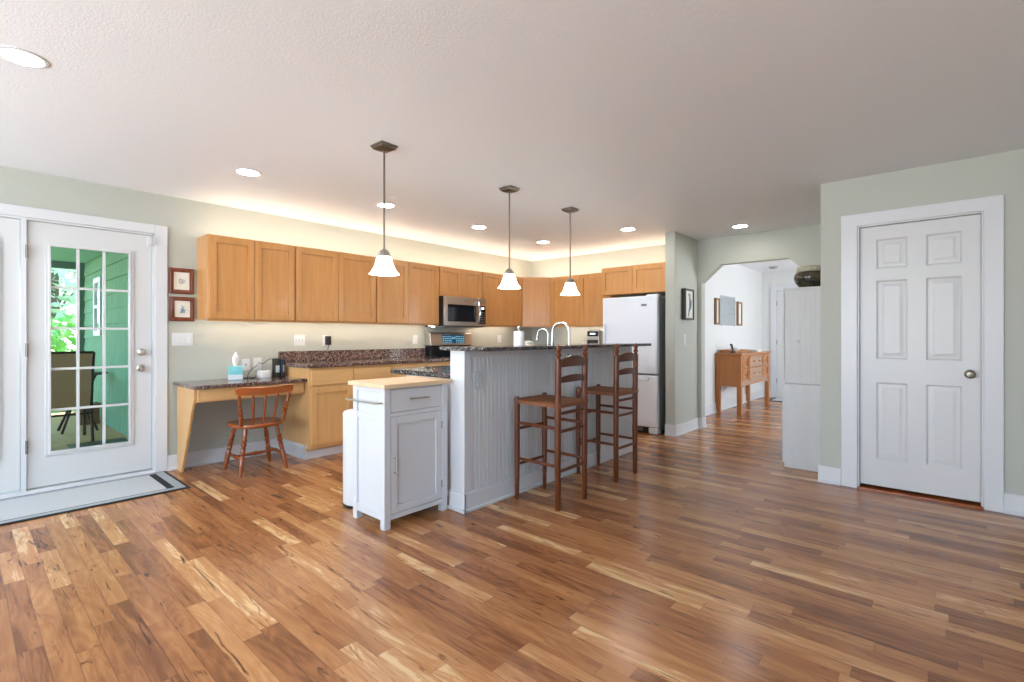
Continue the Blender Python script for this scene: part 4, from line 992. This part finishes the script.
# ---------------------------------------------------------------- bar stools
def bar_stool(loc, label):
    o = thing('bar_stool', label, 'bar stool', loc, group='ladder-back bar stools')
    fx, bx, hy = -0.190, 0.178, 0.165
    for sy in (-1, 1):
        y = hy * sy
        MB().turned((fx, y, 0), (fx, y, 0.752), [(0, 0.013), (0.01, 0.015), (0.145, 0.017), (0.15, 0.013), (0.158, 0.018), (0.166, 0.013), (0.172, 0.018), (0.5, 0.0205), (0.93, 0.0205), (0.97, 0.021), (0.99, 0.018), (1, 0.010)], 16).build('front_leg', M['stool'], o, local=True)
        H = 1.132; lean = 0.008
        rings = [(0, 0.016), (0.01, 0.020), (0.5, 0.0225), (0.62, 0.0235), (0.915, 0.0215), (0.925, 0.013), (0.935, 0.019), (0.948, 0.020), (0.958, 0.012), (0.97, 0.020), (0.986, 0.019), (0.996, 0.012), (1, 0.004)]
        pts, rr = [], []
        for t, r in rings:
            z = H * t; x = bx + (0 if z < 0.7 else lean * ((z - 0.7) / (H - 0.7)) ** 1.3); pts.append((x, y, z)); rr.append(r)
        MB().tube(pts, rr, 16).build('back_post', M['stool'], o, local=True)
    # rush seat: slightly domed, wrapped round the rails
    n = 14; top, rows = [], []
    ax, ay = 0.205, 0.178
    def zt(u, v): return 0.742 - 0.012 * (1 - max(abs(u), abs(v)) ** 2) - (0.016 if max(abs(u), abs(v)) > 0.99 else 0)
    vs, fs = [], []
    for i in range(n + 1):
        for j in range(n + 1):
            u, v = 2 * i / n - 1, 2 * j / n - 1
            lift = 0.008 * (abs(u) > abs(v)) * (abs(u) < .99)
            vs.append((ax * u, ay * v, zt(u, v) + lift * 0.4))
    for i in range(n):
        for j in range(n):
            a = i * (n + 1) + j; fs.append((a, a + n + 1, a + n + 2, a + 1))
    m0 = len(vs)
    edge = [(i, 0) for i in range(n)] + [(n, j) for j in range(n)] + [(i, n) for i in range(n, 0, -1)] + [(0, j) for j in range(n, 0, -1)]
    for i, j in edge: vs.append((ax * 0.985 * (2 * i / n - 1), ay * 0.985 * (2 * j / n - 1), 0.702))
    for k in range(len(edge)):
        k2 = (k + 1) % len(edge); a = edge[k][0] * (n + 1) + edge[k][1]; b = edge[k2][0] * (n + 1) + edge[k2][1]
        fs.append((a, b, m0 + k2, m0 + k))
    fs.append(tuple(m0 + k for k in range(len(edge))))
    MB().add(vs, fs).build('rush_seat', M['rush'], o, local=True, smooth=50)
    rail = [(0, 0.009), (0.12, 0.011), (0.5, 0.012), (0.88, 0.011), (1, 0.009)]
    for sy in (-1, 1):
        for z in (0.300, 0.560): MB().turned((fx, hy * sy, z), (bx, hy * sy, z), rail, 12).build('rung', M['stool'], o, local=True)
    for z in (0.255, 0.515): MB().turned((fx, -hy, z), (fx, hy, z), rail, 12).build('rung', M['stool'], o, local=True)
    for z in (0.265, 0.535, 0.660): MB().turned((bx, -hy, z), (bx, hy, z), rail, 12).build('rung', M['stool'], o, local=True)
    for z0, z1, arch in ((0.870, 0.918, 0.018), (0.978, 1.035, 0.034)):
        R = []
        for k in range(17):
            v = 2 * k / 16 - 1; y = v * (hy - 0.008); zc = (z0 + z1) / 2
            x = bx + lean * ((zc - 0.7) / 0.432) ** 1.3 + 0.020 * (1 - v * v)
            s = max(0.0, 1 - (abs(v) / 0.82) ** 2) if abs(v) < 0.82 else 0.0
            zz1 = z1 - 0.010 + arch * max(0.0, 1 - (abs(v) / 0.9) ** 2.2) ** 0.8
            zz0 = z0 + 0.010 * (1 - v * v) * 0.6
            R.append([(x - 0.006, y, zz0), (x + 0.006, y, zz0), (x + 0.006, y, zz1), (x - 0.006, y, zz1)])
        MB().loft(R).build('back_slat', M['stool_slat'], o, local=True, smooth=50)
    return o
s0 = bar_stool((-2.160, 2.885, 0), 'brown ladder-back bar stool with rush seat, nearer to the cart')
dup(s0, (-2.196, 3.742, 0), 0.0, 'brown ladder-back bar stool with rush seat, farther, toward the refrigerator')

# ---------------------------------------------------------------- stub wall picture
o = thing('heron_picture', 'blue wading-bird picture in a deep black frame on the short wall', 'picture', (-2.38, 5.98, 1.58))
Fh = FA(-2.399, 5.845); w, z0, z1 = 0.275, 1.395, 1.775
mb = MB(Fh)
mb.box(0, 0.022, -0.05, 0, z0, z1); mb.box(w - 0.022, w, -0.05, 0, z0, z1); mb.box(0.022, w - 0.022, -0.05, 0, z0, z0 + 0.022); mb.box(0.022, w - 0.022, -0.05, 0, z1 - 0.022, z1)
mb.build('frame', M['black'], o, bevel=0.002)
MB(Fh).box(0.02, w - 0.02, -0.038, -0.002, z0 + 0.02, z1 - 0.02).build('mount', M['paper'], o)
mb = MB(Fh)
mb.tube([(0.10, -0.039, 1.68), (0.13, -0.039, 1.715), (0.155, -0.039, 1.70), (0.15, -0.039, 1.66), (0.165, -0.039, 1.61), (0.16, -0.039, 1.55), (0.13, -0.039, 1.50), (0.11, -0.039, 1.45)], [0.003, 0.010, 0.010, 0.012, 0.022, 0.020, 0.010, 0.004], 8)
mb.tube([(0.14, -0.039, 1.53), (0.125, -0.039, 1.47), (0.13, -0.039, 1.425)], 0.004, 6)
mb.build('bird_print', M['ink_blue'], o)

# ---------------------------------------------------------------- foyer
X0, X1, Y0, Y1 = -2.684, -2.305, 7.86, 9.47
sb = thing('sideboard', 'golden oak sideboard with carved drawer fronts on tall legs in the foyer', 'sideboard', (-2.48, 8.69, 0))
for x in (X0, X1 - 0.065):
    for y in (Y0, Y1 - 0.065): MB().box(x, x + 0.065, y, y + 0.065, 0, 0.90).build('leg', M['oak'], sb, bevel=0.004)
MB().box(X0 + 0.008, X1 - 0.02, Y0 + 0.008, Y1 - 0.008, 0.42, 0.90).build('case', M['oak'], sb, bevel=0.002)
MB().box(X0 - 0.005, X1 + 0.02, Y0 - 0.02, Y1 + 0.02, 0.90, 0.93).build('top', M['oak_y'], sb, bevel=0.006)
# arched apron
ap = [(Y0 + 0.065, 0.50), (Y1 - 0.065, 0.50)] + [(Y1 - 0.065 - (Y1 - Y0 - 0.13) * k / 12, 0.40 + 0.05 * math.sin(PI * k / 12)) for k in range(13)]
MB().prism(ap, 'x', X1 - 0.035, X1 - 0.012).build('apron', M['carved'], sb)
ym = (Y0 + Y1) / 2
G = FA(X1 - 0.020, Y0 + 0.065); w = Y1 - Y0 - 0.13
for za, zb_ in ((0.505, 0.685), (0.70, 0.875)):
    for a, b in ((0.0, w * 0.22), (w * 0.22, w * 0.78), (w * 0.78, w)):
        mb = MB(G); shaker(mb, a + 0.006, b - 0.006, za, zb_, 0.028, 0.026)
        d = mb.build('drawer', M['carved'] if b - a > 0.5 else M['oak_y'], sb, bevel=0.004)
        cxm = (a + b) / 2; zc = (za + zb_) / 2
        mb = MB(G)
        if b - a > 0.5:
            for s in (-0.16, 0.16): mb.turned((cxm + s, -0.02, zc), (cxm + s, -0.045, zc), [(0, 0.010), (0.5, 0.010), (0.6, 0.018), (1, 0.012)])
        else: mb.turned((cxm, -0.02, zc), (cxm, -0.045, zc), [(0, 0.010), (0.5, 0.010), (0.6, 0.018), (1, 0.012)])
        mb.build('knob', M['oak'], d)
for xx in (w * 0.22, w * 0.78):
    MB(G).turned((xx, -0.022, 0.50), (xx, -0.022, 0.88), [(0, 0.026), (0.08, 0.026), (0.12, 0.016), (0.3, 0.024), (0.5, 0.016), (0.7, 0.024), (0.88, 0.016), (0.92, 0.026), (1, 0.026)], 16).build('turned_column', M['oak'], sb)
ZS = 0.9305
tr = thing('tray', 'long low wooden tray on top of the sideboard', 'tray', (-2.52, 8.35, ZS))
mb = MB().box(-2.66, -2.42, 7.98, 8.75, ZS, ZS + 0.008); mb.box(-2.66, -2.648, 7.98, 8.75, ZS, ZS + 0.05); mb.box(-2.432, -2.42, 7.98, 8.75, ZS, ZS + 0.035)
mb.box(-2.648, -2.432, 7.98, 7.992, ZS, ZS + 0.04); mb.box(-2.648, -2.432, 8.738, 8.75, ZS, ZS + 0.04); mb.build('tray_body', M['oak_y'], tr, bevel=0.002)
o = thing('telephone', 'black handset leaning at the near end of the sideboard top', 'telephone', (-2.45, 7.955, ZS))
mb = MB().tube([(-2.455, 7.955, ZS + 0.012), (-2.452, 7.955, ZS + 0.05), (-2.465, 7.955, ZS + 0.10), (-2.485, 7.955, ZS + 0.14)], [0.018, 0.014, 0.014, 0.018], 12); mb.build('handset', M['black'], o)
MB().box(-2.485, -2.425, 7.93, 7.975, ZS, ZS + 0.018).build('cradle', M['black'], o, bevel=0.004)
o = thing('figurine', 'small white ornament with black top in the sideboard tray', 'ornament', (-2.53, 8.16, ZS + 0.008))
MB().turned((-2.53, 8.16, ZS + 0.0085), (-2.53, 8.16, ZS + 0.105), [(0, 0.03), (0.2, 0.035), (0.5, 0.03), (0.7, 0.018), (0.85, 0.02), (1, 0.008)], 16).build('figure', M['white_plastic'], o)
MB().ball((-2.53, 8.16, ZS + 0.115), 0.016).build('head', M['black'], o)
o = thing('seashell', 'pale shell-like ornament in the middle of the sideboard tray', 'ornament', (-2.54, 8.36, ZS + 0.008))
MB().turned((-2.60, 8.36, ZS + 0.050), (-2.47, 8.36, ZS + 0.048), [(0, 0.008), (0.2, 0.026), (0.5, 0.036), (0.8, 0.022), (1, 0.005)], 14).build('shell', M['white_fabric'], o)
mb = MB()
for k, (dy, r) in enumerate(((-0.02, 0.008), (0.02, 0.008))): mb.ball((-2.53, 8.36 + dy, ZS + 0.0165), r)
mb.build('foot', M['white_fabric'], o)
o = thing('paper_stack', 'stack of white papers at the far end of the sideboard top', 'papers', (-2.44, 9.0, ZS))
mb = MB()
for k in range(4): mb.box(-2.55 + 0.004 * k, -2.34 + 0.004 * k, 8.86 - 0.005 * k, 9.14 - 0.005 * k, ZS + 0.008 * k, ZS + 0.008 * k + 0.006)
mb.build('sheets', M['white_fabric'], o)
mb = MB(); mb.box(-2.50, -2.40, 8.93, 9.03, ZS + 0.031, ZS + 0.035); mb.build('envelope', M['paper'], o)
cord('thin dark cord hanging beneath the sideboard against the foyer wall', [(-2.684, 8.06, 0.40), (-2.684, 8.14, 0.33), (-2.684, 8.20, 0.30), (-2.684, 8.28, 0.33), (-2.682, 8.365, 0.36)])
o = thing('adapter', 'small black plug on the foyer wall under the sideboard', 'charger', (-2.68, 8.42, 0.41))
MB().box(-2.689, -2.645, 8.38, 8.47, 0.395, 0.419).build('plug', M['black'], o, bevel=0.003)
MB().box(-2.689, -2.683, 8.37, 8.48, 0.33, 0.395).build('cover_plate', M['white_plastic'], o)
# mirror and slim frames
o = thing('mirror', 'rectangular frameless mirror above the sideboard between two slim frames', 'mirror', (XFL, 8.44, 1.6))
Fm = FA(XFL + 0.001, 8.06); mw_ = 0.77
def rr(i, y, z0=1.37, z1=1.85): return [(i, y, z0 + i), (mw_ - i, y, z0 + i), (mw_ - i, y, z1 - i), (i, y, z1 - i)]
MB(Fm).loft([rr(0, 0), rr(0, -0.006), rr(0.03, -0.010)]).build('mirror_glass', M['mirror'], o, smooth=10)
MB(Fm).box(0.05, 0.09, -0.012, 0.0, 1.362, 1.374).box(mw_ - 0.09, mw_ - 0.05, -0.012, 0.0, 1.362, 1.374).build('clip', M['chrome'], o)
def slim(label, y0, y1):
    o = thing('slim_frame', label, 'picture', (XFL, (y0 + y1) / 2, 1.58), group='slim brown frames')
    F = FA(XFL + 0.001, y0); w = y1 - y0; z0, z1, f = 1.375, 1.790, 0.055; mb = MB(F)
    mb.box(0, f, -0.03, 0, z0, z1); mb.box(w - f, w, -0.03, 0, z0, z1); mb.box(f, w - f, -0.03, 0, z0, z0 + f * .6); mb.box(f, w - f, -0.03, 0, z1 - f * .6, z1)
    mb.build('frame', M['gold_frame'], o, bevel=0.003)
    MB(F).box(f - 0.002, w - f + 0.002, -0.018, -0.002, z0 + f * .6, z1 - f * .6).build('print', M['paper'], o)
slim('narrow brown-framed panel left of the foyer mirror', 7.81, 8.01)
slim('narrow brown-framed panel right of the foyer mirror', 8.90, 9.15)
o = thing('foyer_rug', 'pale rug with black border at the front door', 'rug', (-2.0, 10.1, 0))
MB().box(-2.45, -1.45, 9.88, 10.46, 0.0005, 0.008).build('border', M['mat_black'], o)
MB().box(-2.40, -1.50, 9.94, 10.40, 0.008, 0.010).build('field', M['mat_grey'], o)

# tall whitewashed cupboard with pot
hu = thing('tall_cupboard', 'tall whitewashed wooden cupboard standing behind the white door wall', 'cupboard', (-0.93, 5.5, 0))
hx0, hx1, hy0, hy1 = -1.095, -0.765, 5.0, 5.95
MB().box(hx0 + 0.004, hx1 - 0.002, hy0 + 0.004, hy1, 0.765, 1.612).build('upper_case', M['hutch'], hu)
MB().box(hx0, hx1 - 0.002, hy0, hy1, 0.0, 0.762).build('lower_case', M['hutch'], hu, bevel=0.002)
MB().box(hx0 - 0.006, hx1 - 0.001, hy0 - 0.008, hy1, 1.612, 1.632).build('top', M['hutch'], hu, bevel=0.003)
mb = MB()
for k in range(8): mb.box(hx0 + 0.006 + k * 0.0405, hx0 + 0.006 + k * 0.0405 + 0.0402, hy0 + 0.0005, hy0 + 0.0045, 0.768, 1.610)
mb.build('end_boards', M['hutch'], hu)
MB().turned((-0.985, hy0 + 0.001, 1.14), (-0.985, hy0 - 0.004, 1.14), [(0, 0.018), (1, 0.014)], 18).build('round_plug', M['hutch'], hu)
Gh = Matrix.Translation((hx0, hy1, 0)) @ Matrix.Rotation(-PI / 2, 4, 'Z')
for za, zb_ in ((0.04, 0.74), (0.79, 1.59)):
    for a, b in ((0.01, 0.475), (0.475, 0.94)):
        mb = MB(Gh); shaker(mb, a + 0.002, b - 0.002, za, zb_, 0.05, 0.018); d = mb.build('door', M['hutch'], hu, bevel=0.002)
        x = b - 0.035 if a < 0.2 else a + 0.035
        MB(Gh).turned((x, -0.018, (za + zb_) / 2), (x, -0.045, (za + zb_) / 2), [(0, 0.007), (0.5, 0.007), (0.6, 0.014), (1, 0.010)]).build('knob', M['dark_nickel'], d)
pt = thing('clay_pot', 'dark glazed round pot with pale ribbed rim on the tall cupboard', 'pot', (-0.918, 5.17, 1.632))
P = [(0.070, 0.0), (0.085, 0.006), (0.118, 0.045), (0.133, 0.085), (0.132, 0.110), (0.118, 0.138), (0.108, 0.148)]
n = 36
MB().loft([[(-0.918 + r * math.cos(2 * PI * k / n), 5.17 + r * math.sin(2 * PI * k / n), 1.6325 + z) for k in range(n)] for r, z in P]).build('body', M['pot'], pt, smooth=60)
R_ = [(0.108, 0.148), (0.112, 0.152), (0.106, 0.195), (0.102, 0.198), (0.094, 0.195), (0.098, 0.155)]
MB().loft([[(-0.918 + r * (1 + 0.012 * math.cos(18 * 2 * PI * k / 108)) * math.cos(2 * PI * k / 108), 5.17 + r * (1 + 0.012 * math.cos(18 * 2 * PI * k / 108)) * math.sin(2 * PI * k / 108), 1.6325 + z) for k in range(108)] for r, z in R_], cap=False).build('rim', M['pot_rim'], pt, smooth=60)

# ---------------------------------------------------------------- door mat
dm = thing('door_mat', 'grey runner mat with black bands in front of the glazed doors', 'mat', (-4.8, 0.3, 0))
mx0, mx1, my0_, my1_ = XA + 0.033, -4.440, -0.75, 1.215
MB().box(mx0, mx1, my0_, my1_, 0.0005, 0.008).build('border', M['mat_black'], dm, bevel=0.003)
MB().box(mx0 + 0.018, mx1 - 0.030, my0_ + 0.02, my1_ - 0.022, 0.008, 0.0092).build('outer_band', M['mat_mid'], dm)
MB().box(mx0 + 0.055, mx1 - 0.082, my0_ + 0.085, my1_ - 0.085, 0.0092, 0.0098).build('inner_line', M['mat_black'], dm)
MB().box(mx0 + 0.063, mx1 - 0.090, my0_ + 0.14, my1_ - 0.135, 0.0098, 0.0104).build('field', M['mat_grey'], dm)

# ---------------------------------------------------------------- porch and garden beyond the glazed door
PXF, PY = -10.4, 1.36
struct('porch_floor', MB().box(PXF, XA - T, -3.6, PY + 0.2, -0.12, -0.01), M['deck'], 'tan porch floor outside the glazed door', 'porch floor')
struct('porch_ceiling', MB().box(PXF - 0.3, XA - T, -3.6, PY + 0.2, 2.36, 2.46), M['porch_ceiling'], 'mint porch ceiling seen through the glazed door', 'porch ceiling')
mb = MB(); z = -0.01; rnd = random.Random(5); hrow = 0.195
while z < 2.36:
    zt_ = min(z + hrow, 2.36); x = PXF
    while x < XA - T:
        wd = rnd.uniform(0.11, 0.24); xb = min(x + wd - 0.006, XA - T); dz = rnd.uniform(0, 0.008)
        mb.add([(x, PY - 0.020, z + dz), (xb, PY - 0.020, z + dz), (xb, PY - 0.004, zt_), (x, PY - 0.004, zt_), (x, PY + 0.01, z + dz), (xb, PY + 0.01, z + dz), (xb, PY + 0.01, zt_), (x, PY + 0.01, zt_)],
               [(0, 1, 2, 3), (4, 7, 6, 5), (0, 4, 5, 1), (3, 2, 6, 7), (0, 3, 7, 4), (1, 5, 6, 2)])
        x += wd
    z += hrow
mb.box(PXF, XA - T, PY, PY + 0.2, -0.01, 2.36)
struct('wall_porch', mb, M['shingle'], 'green shingled house wall seen through the glazed door', 'wall', smooth=0)
w5 = thing('window_5', 'small white-framed window in the green shingled porch wall', 'window', (-8.9, PY, 1.6), kind='structure')
mb = MB(); a0, a1, z0, z1 = -9.25, -8.75, 1.20, 2.02
for s in ((a0, a0 + 0.07, z0, z1), (a1 - 0.07, a1, z0, z1), (a0 + 0.07, a1 - 0.07, z0, z0 + 0.07), (a0 + 0.07, a1 - 0.07, z1 - 0.07, z1), (a0 + 0.07, a1 - 0.07, 1.59, 1.63)): mb.box(s[0], s[1], PY - 0.055, PY - 0.002, s[2], s[3])
mb.build('window_frame', M['trim'], w5)
MB().box(a0 + 0.05, a1 - 0.05, PY - 0.035, PY - 0.025, z0 + 0.05, z1 - 0.05).build('pane', M['mirror'], w5)
mb = MB().box(PXF, PXF + 0.10, -3.6, PY, 2.255, 2.36)
for y in (PY - 0.10, -1.0, -3.55): mb.box(PXF, PXF + 0.10, y, y + 0.10, -0.12, 2.255)
mb.box(PXF + 0.02, PXF + 0.08, -3.5, PY - 0.1, 0.80, 0.86)
y = -3.45
while y < PY - 0.15: mb.box(PXF + 0.035, PXF + 0.065, y, y + 0.03, 0.1, 0.80); y += 0.12
struct('trim_7', mb, M['porch_post'], 'green porch posts, beam and railing', 'porch frame')
struct('ground', MB().box(-40, PXF - 0.01, -30, 30, -0.5, -0.3), M['ground'], 'mossy garden ground beyond the porch', 'ground')

# patio chair with its back to the door
pc = thing('patio_chair', 'taupe mesh patio armchair on the porch, back to the door', 'chair', (-7.58, 0.745, -0.01), 0.0)
mb = MB()
rings = []
for z, x in ((0.40, 0.20), (0.55, 0.235), (0.75, 0.275), (0.92, 0.325), (1.01, 0.36)):
    rings.append([(x - 0.006, -0.27, z), (x + 0.006, -0.27, z), (x + 0.020, 0, z), (x + 0.006, 0.27, z), (x - 0.006, 0.27, z), (x + 0.008, 0, z)])
mb.loft(rings); mb.build('sling_back', M['sling'], pc, local=True)
MB().loft([[(-0.27, -0.26, 0.43), (-0.27, 0.26, 0.43), (-0.27, 0.26, 0.44), (-0.27, -0.26, 0.44)], [(0.20, -0.26, 0.39), (0.20, 0.26, 0.39), (0.20, 0.26, 0.40), (0.20, -0.26, 0.40)]]).build('sling_seat', M['sling'], pc, local=True)
for sy in (-1, 1):
    y = 0.28 * sy
    MB().tube([(-0.25, y, 0.0), (-0.28, y, 0.30), (-0.28, y, 0.60), (-0.22, y, 0.66), (0.0, y, 0.66), (0.24, y, 0.63)], 0.015, 10).build('arm_frame', M['chair_metal'], pc, local=True)
    MB().tube([(0.30, y, 0.0), (0.22, y, 0.30), (0.20, y, 0.40), (0.27, y, 0.75), (0.36, y, 1.02)], 0.015, 10).build('back_frame', M['chair_metal'], pc, local=True)
MB().cyl((0.36, -0.28, 1.02), (0.36, 0.28, 1.02), 0.015).build('top_rail', M['chair_metal'], pc, local=True)
MB().cyl((0.22, -0.28, 0.32), (0.22, 0.28, 0.32), 0.012).build('cross_rail', M['chair_metal'], pc, local=True)
# round patio table
tx, ty = -8.28, 1.02
tb = thing('patio_table', 'dark round metal table beside the patio chair on the porch', 'table', (tx, ty, -0.01))
MB().turned((tx, ty, 0.70), (tx, ty, 0.725), [(0, 0.28), (0.3, 0.30), (0.8, 0.30), (1, 0.29)], 32).build('tabletop', M['chair_metal'], tb)
for k in range(4):
    a = PI / 4 + PI / 2 * k; c, s = math.cos(a), math.sin(a)
    MB().tube([(tx + 0.24 * c, ty + 0.24 * s, -0.01), (tx + 0.12 * c, ty + 0.12 * s, 0.25), (tx + 0.10 * c, ty + 0.10 * s, 0.45), (tx + 0.22 * c, ty + 0.22 * s, 0.71)], 0.014, 10).build('leg', M['chair_metal'], tb)
o = thing('outdoor_mat', 'dark mat lying on the porch floor', 'mat', (-6.7, 0.9, -0.01))
MB().box(-7.25, -6.88, 0.80, 1.30, -0.0095, 0.0).build('mat_body', M['black'], o)
o = thing('storage_box', 'small brown box on the porch by the shingled wall', 'box', (-8.83, 1.2, 0))
MB().box(-8.95, -8.72, 1.10, 1.30, -0.0095, 0.26).build('carton', M['brown_box'], o)
MB().box(-8.96, -8.71, 1.09, 1.31, 0.20, 0.268).build('lid', M['brown_box'], o)

def shrub(name, label, loc, r, h, m, n, seed, leaf=0.10, trunk=None):
    rnd = random.Random(seed); o = thing(name, label, 'tree' if trunk else 'shrub', loc, group='garden greenery beyond the porch')
    mb = MB(); x0, y0, z0 = loc; zc = trunk or 0.0
    for _ in range(n):
        while True:
            u = Vector((rnd.uniform(-1, 1), rnd.uniform(-1, 1), rnd.uniform(-1, 1)))
            if 0.25 < u.length < 1: break
        c = Vector((x0 + u.x * r, y0 + u.y * r, z0 + zc + h / 2 + u.z * h / 2))
        d = Vector((rnd.gauss(0, 1), rnd.gauss(0, 1), rnd.gauss(0, .6))).normalized(); e = d.cross(Vector((rnd.gauss(0, 1), rnd.gauss(0, 1), rnd.gauss(0, 1)))).normalized()
        L_ = leaf * rnd.uniform(0.6, 1.3)
        mb.add([c - d * L_, c + e * L_ * 0.4, c + d * L_, c - e * L_ * 0.4], [(0, 1, 2, 3)])
    mb.build('foliage', m, o, smooth=0)
    mb = MB(); H = (trunk or 0) + h * 0.6
    mb.turned((x0, y0, z0), (x0 + 0.1, y0, z0 + H), [(0, 0.14 if trunk else 0.04), (1, 0.05 if trunk else 0.015)], 10)
    for k in range(5):
        a = 2 * PI * k / 5; mb.cyl((x0 + 0.05, y0, z0 + H * 0.5), (x0 + 0.6 * r * math.cos(a), y0 + 0.6 * r * math.sin(a), z0 + H * 0.95), 0.03 if trunk else 0.012, 0.01, 6)
    mb.build('trunk' if trunk else 'stem', M['bark'], o)
    return o
shrub('garden_shrub', 'bright green shrub just past the porch beam, behind the chair', (-12.4, 1.45, -0.3), 1.1, 1.9, M['leaf'], 1500, 1)
shrub('garden_shrub', 'bright green shrub left behind the porch railing', (-12.6, -1.0, -0.3), 1.2, 1.7, M['leaf'], 1300, 2)
shrub('garden_shrub', 'broad green shrub farther left in the garden', (-12.8, -3.7, -0.3), 1.3, 1.8, M['leaf'], 1200, 3)
shrub('garden_tree', 'pale leafy tree with grey trunk beyond the bright shrub', (-16.5, 1.6, -0.3), 2.2, 4.6, M['leaf2'], 1500, 4, 0.18, 1.4)
shrub('garden_tree', 'tall pale leafy tree deeper in the garden', (-22.5, 5.0, -0.3), 2.6, 6.0, M['leaf2'], 1500, 5, 0.22, 1.5)
shrub('garden_tree', 'pale leafy tree at the left of the garden', (-17.5, -3.6, -0.3), 2.2, 5.0, M['leaf2'], 1300, 6, 0.20, 1.4)
